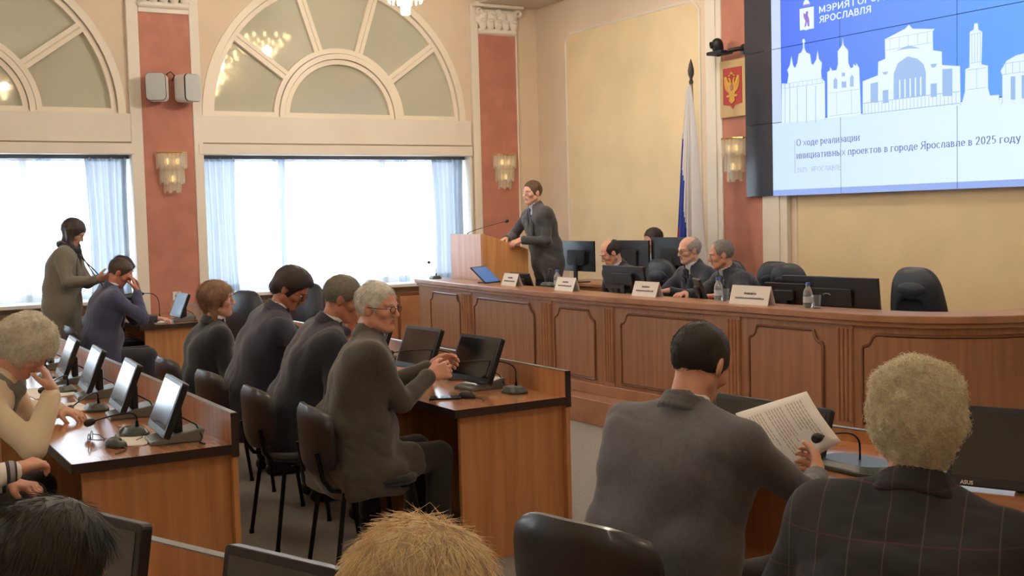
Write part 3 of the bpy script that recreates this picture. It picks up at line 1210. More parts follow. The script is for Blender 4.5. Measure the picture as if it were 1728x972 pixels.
capital('capital', Matrix.Translation((0.03, -0.51, 3.86)) @ Matrix.Rotation(R(-90), 4, 'Z'), 0.60, '', 7)
capital('capital', Matrix.Translation((0.03, -4.515, 3.90)) @ Matrix.Rotation(R(-90), 4, 'Z'), 0.60, '', 8)

# pilaster on the stage wall
w = MB()
w.box((3.235, WS - 0.05, 0), (3.47, WS, 4.20))
w.box((3.29, WS - 0.065, 0), (3.40, WS - 0.05, 4.20))
w.box((4.03, WS - 0.05, 0), (4.36, WS, 4.20))
w.box((4.10, WS - 0.065, 0), (4.27, WS - 0.05, 4.20))
r_ = struct('trim_9', w, M_TRIM, bevel=0.006)
w = MB()
w.box((3.47, WS - 0.035, 0), (4.03, WS, 4.20))
w.build('terracotta_field', M_RED, r_)

# plaster fields with clipped corners and a thin moulding
for k, (xa, xb, za, zb) in enumerate([(0.66, 3.10, 0.3, 3.80), (4.44, 9.6, 0.3, 3.80)]):
    c = 0.10
    poly = [(xa, za), (xb, za), (xb, zb - c), (xb - c, zb), (xa + c, zb), (xa, zb - c)]
    w = MB()
    Tm = Matrix(((1, 0, 0, 0), (0, 0, -1, WS), (0, 1, 0, 0), (0, 0, 0, 1)))
    w.prism(poly, 0, 0.006, 0, Tm)
    r_ = struct('trim_%d' % (10 + k), w, M_FIELD)
    w = MB()
    w.tube([(x, WS - 0.006, z) for x, z in poly], 0.016, 6, closed=True)
    w.build('field_moulding', M_TRIM, r_)

# wooden radiator covers under the windows
for wi, wy in enumerate(WIN_Y[:2]):
    t = thing('radiator_cover', (0.10, wy, 0), 0, ['brown wooden radiator cover below the right-hand window', 'brown wooden radiator cover below the left-hand window'][wi], 'radiator cover', None)
    b = MB()
    b.box((0.0, -1.6, 0.05), (0.10, 1.6, 0.80))
    b.build('cover_body', M_DAISG, t, bevel=0.004)
    for i in range(6):
        b = MB()
        y = -1.6 + 3.2 * i / 6
        b.box((0.10, y + 0.02, 0.08), (0.118, y + 3.2 / 6 - 0.02, 0.76))
        b.build('cover_panel', M_DAIST, t, bevel=0.003)

# curtains
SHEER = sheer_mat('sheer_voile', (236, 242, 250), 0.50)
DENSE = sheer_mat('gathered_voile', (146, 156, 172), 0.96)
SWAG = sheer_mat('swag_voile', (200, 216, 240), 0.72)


def curtain(y0, y1, x, z0, z1, folds, amp, mt, name, parent, taper=0.0, zb=None):
    n, mz = int(folds * 10), 14
    V, F = [], []
    for j in range(mz + 1):
        v = j / mz
        z = z1 + (z0 - z1) * v
        for i in range(n + 1):
            u = i / n
            yc = (y0 + y1) / 2
            y = yc + (y0 + (y1 - y0) * u - yc) * (1 - taper * math.sin(v * math.pi * 0.9))
            V.append((x + amp * math.sin(u * folds * 2 * math.pi + v * 1.5) + amp * 0.5 * math.sin(u * folds * 3.7 + v * 3), y, z + 0.002 * math.sin(u * 9) * v))
    for j in range(mz):
        for i in range(n):
            a = j * (n + 1) + i
            F.append((a, a + 1, a + n + 2, a + n + 1))
    me = mesh_np(name, V, F, [mt], None, True)
    return link(name, me, parent)


for wi, wy in enumerate(WIN_Y[:2]):
    nm = ['right-hand', 'left-hand'][wi]
    t = thing('curtain', (0, 0, 0), 0, 'sheer white voile curtain hanging across the %s window' % nm, 'curtain', None)
    curtain(wy + 1.22, wy - 1.22, -0.17, SILL + 0.004, 2.35, 12, 0.018, SHEER, 'voile_panel', t)
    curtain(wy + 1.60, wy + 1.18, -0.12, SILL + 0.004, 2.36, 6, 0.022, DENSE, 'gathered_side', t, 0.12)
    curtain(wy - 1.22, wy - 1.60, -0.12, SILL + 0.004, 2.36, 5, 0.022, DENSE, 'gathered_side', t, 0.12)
    for q in (0.78, -0.72):
        curtain(wy + q + 0.08, wy + q - 0.08, -0.14, SILL + 0.004, 2.36, 3, 0.02, SWAG, 'gathered_swag', t, 0.45)
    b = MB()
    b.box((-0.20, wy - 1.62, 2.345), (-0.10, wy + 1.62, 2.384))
    b.build('cornice_shadow_strip', mat('shadow_strip_grey', (112, 118, 128), 0.5), t)  # grey box standing in for the shadow gap below the cornice
    for i in range(9):
        b = MB()
        y = wy - 1.5 + 3.0 * i / 8
        b.tube([(-0.15 + 0.018 * math.cos(a), y, 2.360 + 0.018 * math.sin(a)) for a in [2 * math.pi * q / 12 for q in range(12)]], 0.004, 5, closed=True)
        b.build('curtain_ring', M_SILVER, t)

# ------------------------------------------------------------------ platform and dais
PATH0 = [(1.00, -2.17), (1.8, -2.25), (2.7, -2.335), (3.7, -2.405), (4.6, -2.43), (5.5, -2.40), (6.5, -2.345), (7.05, -2.31), (7.40, -2.265),
         (7.68, -2.17), (7.88, -2.01), (8.03, -1.78), (8.12, -1.45), (8.16, -0.95)]


def resample(P, step=0.05):
    # Catmull-Rom through the points
    out = []
    for i in range(len(P) - 1):
        p0 = P[max(i - 1, 0)]
        p1, p2 = P[i], P[i + 1]
        p3 = P[min(i + 2, len(P) - 1)]
        n = max(2, int(math.dist(p1, p2) / step))
        for k in range(n):
            t = k / n
            out.append(tuple(0.5 * ((2 * p1[q]) + (-p0[q] + p2[q]) * t + (2 * p0[q] - 5 * p1[q] + 4 * p2[q] - p3[q]) * t * t +
                                    (-p0[q] + 3 * p1[q] - 3 * p2[q] + p3[q]) * t ** 3) for q in (0, 1)))
    out.append(P[-1])
    return out


PATH = resample(PATH0)


def offset(P, d):
    out = []
    for i, p in enumerate(P):
        a, b_ = P[max(i - 1, 0)], P[min(i + 1, len(P) - 1)]
        t = Vector((b_[0] - a[0], b_[1] - a[1])).normalized()
        n = Vector((-t.y, t.x))        # towards the stage wall
        out.append((p[0] + n.x * d, p[1] + n.y * d))
    return out


def path_strip(mb, P, d0, d1, z0, z1, mi=0, i0=0, i1=None):
    """solid following the path between offsets d0 (front) and d1 (back)"""
    P = P[i0:i1]
    A, B_ = offset(P, d0), offset(P, d1)
    V, F = [], []
    for a, c in zip(A, B_):
        V += [(a[0], a[1], z0), (a[0], a[1], z1), (c[0], c[1], z1), (c[0], c[1], z0)]
    n = len(A)
    for i in range(n - 1):
        q = 4 * i
        for k in range(4):
            F.append((q + k, q + 4 + k, q + 4 + (k + 1) % 4, q + (k + 1) % 4))
    F.append((0, 1, 2, 3))
    F.append((4 * n - 1, 4 * n - 2, 4 * n - 3, 4 * n - 4))
    mb.add(V, F, mi)


PZ = 0.20
b = MB()
pf = offset(PATH, -0.17)
pf = [(-0.0, -2.2)] + pf + [(8.40, -0.6), (8.40, WS)]
poly = pf + [(0.0, WS)]
b.prism(poly, 0.0, PZ)
struct('trim_20', b, M_DAIST, bevel=0.006)

dais = thing('presidium_desk', (4.6, -2.2, PZ), 0, 'long curved brown wooden presidium desk with recessed panels on the platform', 'desk', None)
D0 = Matrix.Translation((-4.6, 2.2, -PZ))


def shift(mb):
    mb.V = [D0 @ v for v in mb.V]
    return mb


b = MB()
path_strip(b, PATH, 0.03, 0.055, PZ, 0.955)
shift(b).build('front_board', M_DAIS, dais)
b = MB()
path_strip(b, PATH, -0.02, 0.30, 0.955, 1.0)
path_strip(b, PATH, 0.0, 0.05, 0.925, 0.955)
shift(b).build('ledge_top', M_DAIST, dais, bevel=0.006)
b = MB()
i2 = [i for i, p in enumerate(PATH) if p[0] > 2.2][0]
path_strip(b, PATH, 0.30, 0.68, 0.93, 0.955, 0, i2)
shift(b).build('desktop', M_DAIST, dais)
b = MB()
path_strip(b, PATH, 0.005, 0.03, PZ, PZ + 0.085)
shift(b).build('plinth_rail', M_DAIST, dais, bevel=0.004)
b = MB()
b.box((0.985, -2.13, PZ), (1.01, -1.87, 0.955))
shift(b).build('side_board', M_DAIS, dais, bevel=0.004)
for xs in (2.4, 4.0, 5.6, 7.2):
    i = [i for i, p in enumerate(PATH) if p[0] > xs][0]
    b = MB()
    a, c = offset(PATH, 0.06)[i], offset(PATH, 0.62)[i]
    tt = Vector((c[0] - a[0], c[1] - a[1], 0)).normalized()
    nn = Vector((-tt.y, tt.x, 0)) * 0.012
    poly = [(a[0] - nn.x, a[1] - nn.y), (c[0] - nn.x, c[1] - nn.y), (c[0] + nn.x, c[1] + nn.y), (a[0] + nn.x, a[1] + nn.y)]
    b.prism(poly[::-1], PZ, 0.93)
    shift(b).build('desk_support', M_DAIS, dais)

# raised stiles (with flutes) and the framed panels; stations are distances along the path
cum = [0.0]
for i in range(1, len(PATH)):
    cum.append(cum[-1] + math.dist(PATH[i - 1], PATH[i]))


OFFC = {}


def at_s(s, d):
    s = min(max(s, 0), cum[-1] - 1e-6)
    i = next(k for k in range(1, len(cum)) if cum[k] >= s)
    t = (s - cum[i - 1]) / (cum[i] - cum[i - 1])
    if d not in OFFC:
        OFFC[d] = offset(PATH, d)
    P_ = OFFC[d]
    a, c = P_[i - 1], P_[i]
    return (a[0] + (c[0] - a[0]) * t, a[1] + (c[1] - a[1]) * t)




def strip_s(mb, s0, s1, d0, d1, z0, ztop, mi=0, n=24):
    """solid between path stations with a top edge given by a function of s"""
    V, F = [], []
    for i in range(n + 1):
        s = s0 + (s1 - s0) * i / n
        zt = ztop(s) if callable(ztop) else ztop
        a = at_s(s, d0)
        c = at_s(s, d1)
        V += [(a[0], a[1], z0), (a[0], a[1], zt), (c[0], c[1], zt), (c[0], c[1], z0)]
    for i in range(n):
        q = 4 * i
        for k in range(4):
            F.append((q + k, q + 4 + k, q + 4 + (k + 1) % 4, q + (k + 1) % 4))
    F.append((0, 1, 2, 3))
    q = 4 * n
    F.append((q + 3, q + 2, q + 1, q))
    mb.add(V, F, mi)


DAIS_PANELS = [(0.368, 1.161), (1.521, 2.752), (3.107, 3.703), (4.05, 5.067), (5.421, 6.061), (6.358, 7.73)]
DAIS_FLUTES = [(1.207, 1.443), (2.867, 3.048), (3.83, 3.953), (5.207, 5.337), (6.162, 6.291)]
for k, (s0, s1) in enumerate(DAIS_PANELS):
    b = MB()
    nt = 0.075
    zt = 0.875

    def top(s, s0=s0, s1=s1):
        e = min(s - s0, s1 - s)
        if e < nt:
            return zt - 0.012 - math.sqrt(max(nt * nt - e * e, 0)) * 0.9 if e > 0.004 else zt - nt - 0.02
        return zt
    zb = PZ + 0.12
    # recessed panel sits deeper: build the surrounding frame as a groove outline plus raised plate
    L = 0.013
    strip_s(b, s0 + L, s1 - L, 0.020, 0.031, zb + L, lambda s: top(s) - L, n=60)
    shift(b).build('raised_panel', M_DAIS, dais)
    out = []
    nn_ = 40
    out.append((s0, zb))
    for i in range(nn_ + 1):
        s = s0 + (s1 - s0) * (0.5 - 0.5 * math.cos(math.pi * i / nn_))
        out.append((s, top(s)))
    out.append((s1, zb))
    b = MB()
    b.tube([(*at_s(s, 0.022), z) for s, z in out], 0.0105, 6, closed=True)
    shift(b).build('panel_moulding', M_DAISG, dais, smooth=True)
for (s0, s1) in DAIS_FLUTES:
    b = MB()
    strip_s(b, s0, s1, 0.022, 0.031, PZ + 0.085, 0.925, n=2)
    w_ = (s1 - s0)
    for i in range(4):
        sc_ = s0 + w_ * (i + 0.5) / 4
        x, y = at_s(sc_, 0.022)
        b.tube([(x, y, PZ + 0.12), (x, y, 0.90)], w_ / 10, 8)
    shift(b).build('fluted_strip', M_DAIST, dais, smooth=True)

# ------------------------------------------------------------------ lettering drawn with strokes
def _arc(cx, cy, rx, ry, a0, a1, n=14):
    return [(cx + rx * math.cos(R(a0 + (a1 - a0) * i / n)), cy + ry * math.sin(R(a0 + (a1 - a0) * i / n))) for i in range(n + 1)]


BV = [(.06, .96), (.38, .96), (.50, .80), (.42, .55), (.06, .53)]
GLYPH = {
    'о': (.52, [_arc(.26, .33, .24, .31, 0, 360)]), 'х': (.50, [[(.02, 0), (.48, .66)], [(.02, .66), (.48, 0)]]),
    'д': (.56, [[(.10, .06), (.20, .63), (.46, .63), (.46, .06)], [(0, .06), (.56, .06)], [(.02, .06), (.02, -.13)], [(.54, .06), (.54, -.13)]]),
    'е': (.50, [[(.04, .35), (.47, .35)], _arc(.26, .33, .22, .31, 5, 325)]),
    'р': (.52, [[(.07, -.25), (.07, .66)], _arc(.28, .33, .20, .31, -160, 160)]),
    'а': (.48, [_arc(.23, .46, .17, .18, 165, 0) + [(.40, 0)], _arc(.21, .18, .17, .17, 0, 360)]),
    'л': (.52, [[(.0, .03), (.08, .08), (.16, .63), (.46, .63), (.46, 0)]]), 'и': (.54, [[(.07, .66), (.07, 0)], [(.47, .66), (.47, 0)], [(.07, .04), (.47, .62)]]),
    'з': (.42, [[(.03, .56), (.12, .64), (.26, .64), (.35, .55), (.32, .40), (.16, .35), (.34, .29), (.38, .14), (.27, .02), (.12, .02), (.02, .10)]]),
    'ц': (.56, [[(.07, .66), (.07, .03), (.54, .03), (.54, -.14)], [(.45, .66), (.45, .03)]]), 'н': (.54, [[(.07, .66), (.07, 0)], [(.47, .66), (.47, 0)], [(.07, .34), (.47, .34)]]),
    'в': (.48, [[(.07, 0), (.07, .66)], [(.07, .63), (.28, .63), (.38, .52), (.30, .37), (.07, .36)], [(.30, .37), (.43, .20), (.32, .03), (.07, .02)]]),
    'ы': (.70, [[(.07, 0), (.07, .66)], [(.07, .38), (.30, .38), (.39, .20), (.30, .03), (.07, .03)], [(.62, 0), (.62, .66)]]),
    'п': (.54, [[(.07, 0), (.07, .63), (.47, .63), (.47, 0)]]), 'к': (.50, [[(.07, 0), (.07, .66)], [(.07, .30), (.44, .66)], [(.20, .40), (.47, 0)]]),
    'т': (.48, [[(.0, .63), (.48, .63)], [(.24, .63), (.24, 0)]]), 'г': (.42, [[(.07, 0), (.07, .63), (.40, .63)]]), 'с': (.46, [_arc(.26, .33, .22, .31, 45, 315)]),
    'я': (.50, [[(.43, 0), (.43, .66)], [(.43, .63), (.17, .62), (.07, .48), (.17, .32), (.43, .31)], [(.24, .31), (.04, 0)]]),
    'у': (.50, [[(.02, .66), (.26, .08)], [(.48, .66), (.22, -.20), (.05, -.22)]]),
    '2': (.50, [[(.05, .76), (.12, .95), (.34, .97), (.44, .78), (.36, .52), (.05, .05), (.47, .05)]]), '0': (.52, [_arc(.26, .50, .21, .47, 0, 360)]),
    '5': (.50, [[(.43, .95), (.12, .95), (.08, .55), (.26, .60), (.42, .48), (.43, .20), (.28, .03), (.05, .08)]]),
    'О': (.78, [_arc(.39, .50, .34, .47, 0, 360)]), 'Я': (.68, [[(.61, 0), (.61, 1)], [(.61, .96), (.24, .96), (.09, .75), (.24, .49), (.61, .48)], [(.36, .48), (.05, 0)]]),
    'М': (.86, [[(.06, 0), (.08, .98), (.43, .15), (.78, .98), (.80, 0)]]), 'Э': (.72, [_arc(.32, .50, .32, .47, -140, 140), [(.22, .5), (.64, .5)]]),
    'Р': (.62, [[(.08, 0), (.08, 1)], [(.08, .96), (.44, .96), (.56, .74), (.44, .47), (.08, .46)]]), 'И': (.70, [[(.07, 1), (.07, 0)], [(.63, 1), (.63, 0)], [(.07, .05), (.63, .95)]]),
    'Г': (.54, [[(.07, 0), (.07, .96), (.52, .96)]]), 'Д': (.76, [[(.12, .06), (.26, .96), (.62, .96), (.62, .06)], [(0, .06), (.76, .06)], [(.03, .06), (.03, -.14)], [(.73, .06), (.73, -.14)]]),
    'А': (.72, [[(.02, 0), (.36, .98), (.70, 0)], [(.15, .33), (.57, .33)]]), 'С': (.70, [_arc(.38, .50, .32, .47, 45, 315)]),
    'Л': (.68, [[(.0, .03), (.12, .10), (.22, .96), (.61, .96), (.61, 0)]]),
    'В': (.60, [[(.07, 0), (.07, 1)], BV, [(.42, .55), (.56, .30), (.42, .04), (.07, .04)]]), 'Ь': (.58, [[(.08, 0), (.08, 1)], [(.08, .55), (.42, .54), (.54, .30), (.42, .04), (.08, .04)]]),
}


def stroke_text(body, height, width, mt, name, parent, T, wt=0.13, thin=0.075, serif=True, gap=0.15):
    x = 0.0
    segs = []
    for ch in body:
        if ch == ' ':
            x += 0.30
            continue
        w, strokes = GLYPH[ch]
        for P_ in strokes:
            for (a, b_) in zip(P_, P_[1:]):
                vert = abs(b_[1] - a[1]) > 1.5 * abs(b_[0] - a[0])
                segs.append(((a[0] + x, a[1]), (b_[0] + x, b_[1]), wt if vert else thin))
            if serif and len(P_) < 6:
                for (e, o) in ((P_[0], P_[1]), (P_[-1], P_[-2])):
                    if abs(e[0] - o[0]) < 0.03 and (e[1] < 0.02 or e[1] > 0.6):
                        yy = e[1] + (0.02 if e[1] < 0.02 else -0.02)
                        segs.append(((e[0] + x - 0.11, yy), (e[0] + x + 0.11, yy), 0.05))
        x += w + gap
    tot = x - gap
    sx = width / tot
    b = MB()
    for (a, c, t) in segs:
        d = Vector((c[0] - a[0], c[1] - a[1]))
        if d.length < 1e-6:
            continue
        u = d.normalized()
        n = Vector((-u.y, u.x)) * t / 2
        e = u * t * 0.25
        q = [Vector(a) - e - n, Vector(c) + e - n, Vector(c) + e + n, Vector(a) - e + n]
        b.add([T @ Vector((p.x * sx, p.y * height, 0)) for p in q], [(0, 1, 2, 3)])
    return b.build(name, mt, parent)

# slide drawing outlines in room coordinates (x, z)
SIL = {'church': [(4.335, 2.444), (4.344, 2.81), (4.414, 2.802), (4.433, 2.885), (4.416, 2.924), (4.45, 2.963), (4.471, 3.044), (4.492, 2.957), (4.515, 2.931), (4.544, 2.974), (4.562, 3.051), (4.594, 3.061), (4.616, 3.095), (4.619, 3.146), (4.606, 3.157), (4.619, 3.178), (4.635, 3.176), (4.647, 3.151), (4.634, 3.139), (4.636, 3.092), (4.658, 3.052), (4.703, 3.033), (4.72, 2.943), (4.739, 2.932), (4.777, 2.973), (4.795, 3.053), (4.811, 2.973), (4.845, 2.937), (4.842, 2.901), (4.835, 2.865), (4.84, 2.801), (4.878, 2.769), (4.879, 2.441)], 'tower': [(4.904, 2.443), (4.908, 2.847), (4.936, 2.858), (4.943, 2.888), (4.967, 2.854), (5.015, 2.853), (5.034, 2.904), (5.031, 3.012), (5.083, 3.059), (5.092, 3.12), (5.101, 3.056), (5.15, 3.005), (5.152, 2.898), (5.175, 2.851), (5.204, 2.852), (5.21, 2.882), (5.239, 2.861), (5.242, 2.887), (5.274, 2.839), (5.281, 2.671), (5.291, 2.437)], 'theatre': [(5.308, 2.433), (5.31, 2.722), (5.476, 2.754), (5.481, 2.865), (5.555, 2.881), (5.552, 3.043), (5.759, 3.097), (5.802, 3.125), (5.839, 3.087), (6.057, 3.053), (6.037, 3.036), (6.04, 2.887), (6.124, 2.866), (6.126, 2.76), (6.295, 2.73), (6.3, 2.427)], 'monument': [(6.312, 2.45), (6.338, 2.527), (6.342, 2.701), (6.379, 2.71), (6.383, 2.981), (6.418, 2.994), (6.424, 3.04), (6.456, 3.037), (6.462, 2.988), (6.497, 2.964), (6.489, 2.72), (6.546, 2.704), (6.548, 2.533), (6.564, 2.476), (6.642, 2.473), (6.644, 2.431)], 'rotunda': [(6.655, 2.394), (6.671, 2.415), (6.67, 2.616), (6.655, 2.65), (6.707, 2.72), (6.789, 2.75), (6.891, 2.759), (7.0, 2.719), (7.059, 2.65), (7.073, 2.604), (7.059, 2.588), (7.06, 2.413), (7.098, 2.374)]}
DET = {'arch': [(5.642, 2.534), (5.644, 2.745), (5.688, 2.829), (5.789, 2.871), (5.886, 2.839), (5.947, 2.787), (5.968, 2.717), (5.967, 2.537)], 'w1': [(5.396, 2.533), (5.397, 2.692), (5.476, 2.698), (5.475, 2.525)], 'w2': [(6.129, 2.515), (6.129, 2.726), (6.222, 2.72), (6.221, 2.506)], 'd1': [(5.527, 2.515), (5.527, 2.622), (5.586, 2.621), (5.585, 2.515)], 'd2': [(6.015, 2.517), (6.015, 2.624), (6.074, 2.622), (6.074, 2.516)], 'gable': [(5.664, 2.932), (5.795, 2.959), (5.923, 2.917), (5.801, 2.933)], 't1': [(4.98, 2.695), (4.98, 2.767), (5.002, 2.791), (5.024, 2.766), (5.023, 2.69)], 't2': [(5.073, 2.694), (5.074, 2.747), (5.127, 2.741), (5.127, 2.688)], 't3': [(5.17, 2.692), (5.171, 2.772), (5.192, 2.792), (5.209, 2.772), (5.209, 2.688)], 't4': [(5.077, 2.792), (5.077, 2.823), (5.112, 2.819), (5.112, 2.788)], 'r1': [(6.743, 2.426), (6.743, 2.598), (6.781, 2.594), (6.782, 2.422)], 'r2': [(6.836, 2.426), (6.835, 2.597), (6.876, 2.592), (6.876, 2.422)], 'h1': [(5.522, 2.774), (5.587, 2.772), (5.567, 2.749), (5.541, 2.752)], 'h2': [(6.012, 2.779), (6.077, 2.776), (6.059, 2.749), (6.03, 2.75)]}
LIN = [[(4.382, 2.445), (4.388, 2.805)], [(4.442, 2.44), (4.447, 2.798)], [(4.537, 2.432), (4.541, 2.769)], [(4.65, 2.423), (4.655, 2.757)], [(4.764, 2.414), (4.768, 2.745)]]
SHIELD = [(4.579, 3.451), (4.753, 3.446), (4.752, 3.253), (4.697, 3.255), (4.66, 3.25), (4.623, 3.259), (4.581, 3.258)]
BEAR = [(4.638, 3.284), (4.652, 3.332), (4.629, 3.369), (4.625, 3.41), (4.653, 3.392), (4.663, 3.42), (4.686, 3.413), (4.68, 3.381), (4.698, 3.338), (4.698, 3.278), (4.679, 3.281), (4.67, 3.322), (4.656, 3.281)]
CROWN = [(4.626, 3.47), (4.626, 3.497), (4.645, 3.52), (4.682, 3.514), (4.705, 3.484), (4.7, 3.461)]

# ------------------------------------------------------------------ the video wall and its slide
SLIDE_W = mat('slide_white', (216, 236, 250), 0.4, emit=0.45, rgb2=(228, 246, 252), vscale=0.8)
SLIDE_B = mat('slide_blue', (72, 128, 246), 0.4, emit=0.45)
SLIDE_C = mat('slide_band', (148, 176, 240), 0.4, emit=0.42)
SLIDE_D = mat('slide_detail', (150, 190, 240), 0.4, emit=0.42)
SLIDE_T = mat('slide_text', (96, 104, 186), 0.4, emit=0.42)
SLIDE_S = mat('slide_skyline', (222, 240, 252), 0.4, emit=0.45)
SLIDE_L = mat('slide_left_margin', (196, 214, 250), 0.4, emit=0.45)
SLIDE_G = mat('slide_faint_text', (140, 150, 200), 0.4, emit=0.45)
for nm, c0, c1 in (('slide_blue', (70, 112, 244), (100, 168, 250)), ('slide_white', (206, 230, 250), (226, 248, 252))):
    nt = MATS[nm].node_tree
    b_ = nt.nodes['Principled BSDF']
    tc = nt.nodes.new('ShaderNodeTexCoord')
    sx = nt.nodes.new('ShaderNodeSeparateXYZ')
    mr = nt.nodes.new('ShaderNodeMapRange')
    mr.inputs['From Min'].default_value = 0.4
    mr.inputs['From Max'].default_value = 3.0
    rp = nt.nodes.new('ShaderNodeValToRGB')
    rp.color_ramp.elements[0].color = lin(c0)
    rp.color_ramp.elements[1].color = lin(c1)
    nt.links.new(tc.outputs['Object'], sx.inputs['Vector'])
    nt.links.new(sx.outputs['X'], mr.inputs['Value'])
    nt.links.new(mr.outputs['Result'], rp.inputs['Fac'])
    nt.links.new(rp.outputs['Color'], b_.inputs['Emission Color'])
    for l_ in list(b_.inputs['Base Color'].links):
        nt.links.remove(l_)
    b_.inputs['Base Color'].default_value = (0.02, 0.02, 0.02, 1)
    b_.inputs['Specular IOR Level'].default_value = 0.2
for nm in ('slide_band', 'slide_detail', 'slide_text', 'slide_skyline', 'slide_left_margin', 'slide_faint_text'):
    MATS[nm].node_tree.nodes['Principled BSDF'].inputs['Base Color'].default_value = (0.02, 0.02, 0.02, 1)

VX, VZ = 3.845, 1.775
PW, PH = 1.21, 0.68
tv = thing('video_wall', (VX, 0, VZ), 0, 'large wall-mounted video wall of black display panels showing a blue and white slide', 'video wall')
for r_i in range(3):
    for c_i in range(4):
        b = MB()
        x, z = c_i * PW, r_i * PH
        b.box((x + 0.0015, 0.0, z + 0.0015), (x + PW - 0.0015, 0.055, z + PH - 0.0015))
        b.build('display_panel', mat('display_glass', (44, 48, 62), 0.22, coat=0.3), tv, bevel=0.002)
b = MB()
b.box((0.25, 0.055, 0.2), (4 * PW - 0.25, WS - 0.001, 3 * PH - 0.2))
b.build('wall_mount', M_BLACKM, tv)


def slab(poly, y0, y1, mb, mi=0):
    """polygon in (x,z) room coordinates on the video wall's face"""
    Tm = Matrix(((1, 0, 0, -VX), (0, 0, 1, 0), (0, 1, 0, -VZ), (0, 0, 0, 1)))
    q = poly
    ar = sum(q[i][0] * q[(i + 1) % len(q)][1] - q[(i + 1) % len(q)][0] * q[i][1] for i in range(len(q)))
    if ar > 0:
        q = q[::-1]
    mb.prism(q, y0, y1, mi, Tm)


def grid_pieces(x0, x1, z0, z1, y, mi, mb):
    """the slide is cut at the panel joints, leaving hairline gaps"""
    g = 0.0025
    xs = [x0] + [VX + PW * i for i in range(1, 4) if x0 < VX + PW * i < x1] + [x1]
    zs = [z0] + [VZ + PH * i for i in range(1, 3) if z0 < VZ + PH * i < z1] + [z1]
    for i in range(len(xs) - 1):
        for j in range(len(zs) - 1):
            a, c = xs[i] + (g if i else 0), xs[i + 1] - (g if i < len(xs) - 2 else 0)
            e, f = zs[j] + (g if j else 0), zs[j + 1] - (g if j < len(zs) - 2 else 0)
            slab([(a, e), (c, e), (c, f), (a, f)], y, y - 0.001, mb, mi)


ZT = VZ + 3 * PH
b = MB()
grid_pieces(4.215, 8.4, 1.83, 2.45, -0.001, 0, b)
grid_pieces(4.215, 8.4, VZ, 1.83, -0.001, 2, b)
grid_pieces(4.215, 4.335, 2.45, ZT, -0.001, 3, b)
grid_pieces(4.335, 8.4, 2.45, ZT, -0.001, 1, b)
slide = b.build('slide_picture', [SLIDE_W, SLIDE_B, SLIDE_C, SLIDE_L], tv)
b = MB()
for P_ in SIL.values():
    slab(P_, -0.002, -0.003, b, 0)
for P_ in SIL.values():
    for (x0, z0), (x1, z1) in zip(P_, P_[1:]):
        d_ = Vector((x1 - x0, z1 - z0)).normalized() * 0.0022
        slab([(x0 - d_.y, z0 + d_.x), (x0 + d_.y, z0 - d_.x), (x1 + d_.y, z1 - d_.x), (x1 - d_.y, z1 + d_.x)], -0.0031, -0.0035, b, 1)
for (x0, x1, z0, z1, n_) in ((4.93, 5.27, 2.46, 2.66, 2), (4.35, 4.87, 2.76, 2.80, 9), (6.39, 6.49, 2.74, 2.96, 4), (6.36, 6.53, 2.54, 2.69, 1), (5.56, 6.03, 2.95, 3.04, 5), (6.67, 7.2, 2.62, 2.70, 9)):
    for i in range(n_):                  # fine drawing lines inside the buildings
        x = x0 + (x1 - x0) * (i + 0.5) / n_
        slab([(x - 0.0018, z0), (x + 0.0018, z0), (x + 0.0018, z1), (x - 0.0018, z1)], -0.0031, -0.0035, b, 1)
    for z in (z0, z1):
        slab([(x0, z - 0.0018), (x1, z - 0.0018), (x1, z + 0.0018), (x0, z + 0.0018)], -0.0032, -0.0035, b, 1)
for P_ in DET.values():
    slab(P_, -0.003, -0.004, b, 1)
for (x0, z0), (x1, z1) in LIN:
    slab([(x0 - .003, z0), (x0 + .003, z0), (x1 + .003, z1), (x1 - .003, z1)], -0.003, -0.004, b, 1)
for i in range(26):                      # fence and columns in front of the theatre
    x = 5.33 + i * 0.037
    slab([(x, 2.437), (x + 0.004, 2.437), (x + 0.004, 2.53), (x, 2.53)], -0.004, -0.0045, b, 1)
for z in (2.532, 2.440):
    slab([(5.31, z), (6.29, z), (6.29, z + 0.006), (5.31, z + 0.006)], -0.004, -0.0045, b, 1)
for i in range(5):
    x = 5.70 + i * 0.053
    slab([(x, 2.54), (x + 0.014, 2.54), (x + 0.014, 2.69), (x, 2.69)], -0.0045, -0.005, b, 0)
b.build('skyline_drawing', [SLIDE_S, SLIDE_D], slide)
b = MB()
slab(SHIELD, -0.002, -0.003, b, 0)
slab(BEAR, -0.003, -0.004, b, 1)
slab(CROWN, -0.002, -0.003, b, 0)
slab([(4.63, 3.462), (4.70, 3.460), (4.70, 3.478), (4.63, 3.480)], -0.003, -0.0035, b, 1)
b.build('shield_emblem', [SLIDE_S, mat('emblem_dark', (96, 74, 150), 0.4, emit=0.5)], slide)


def on_wall(x, z):
    return Matrix.Translation((x - VX, -0.0035, z - VZ)) @ Matrix.Rotation(R(90), 4, 'X')


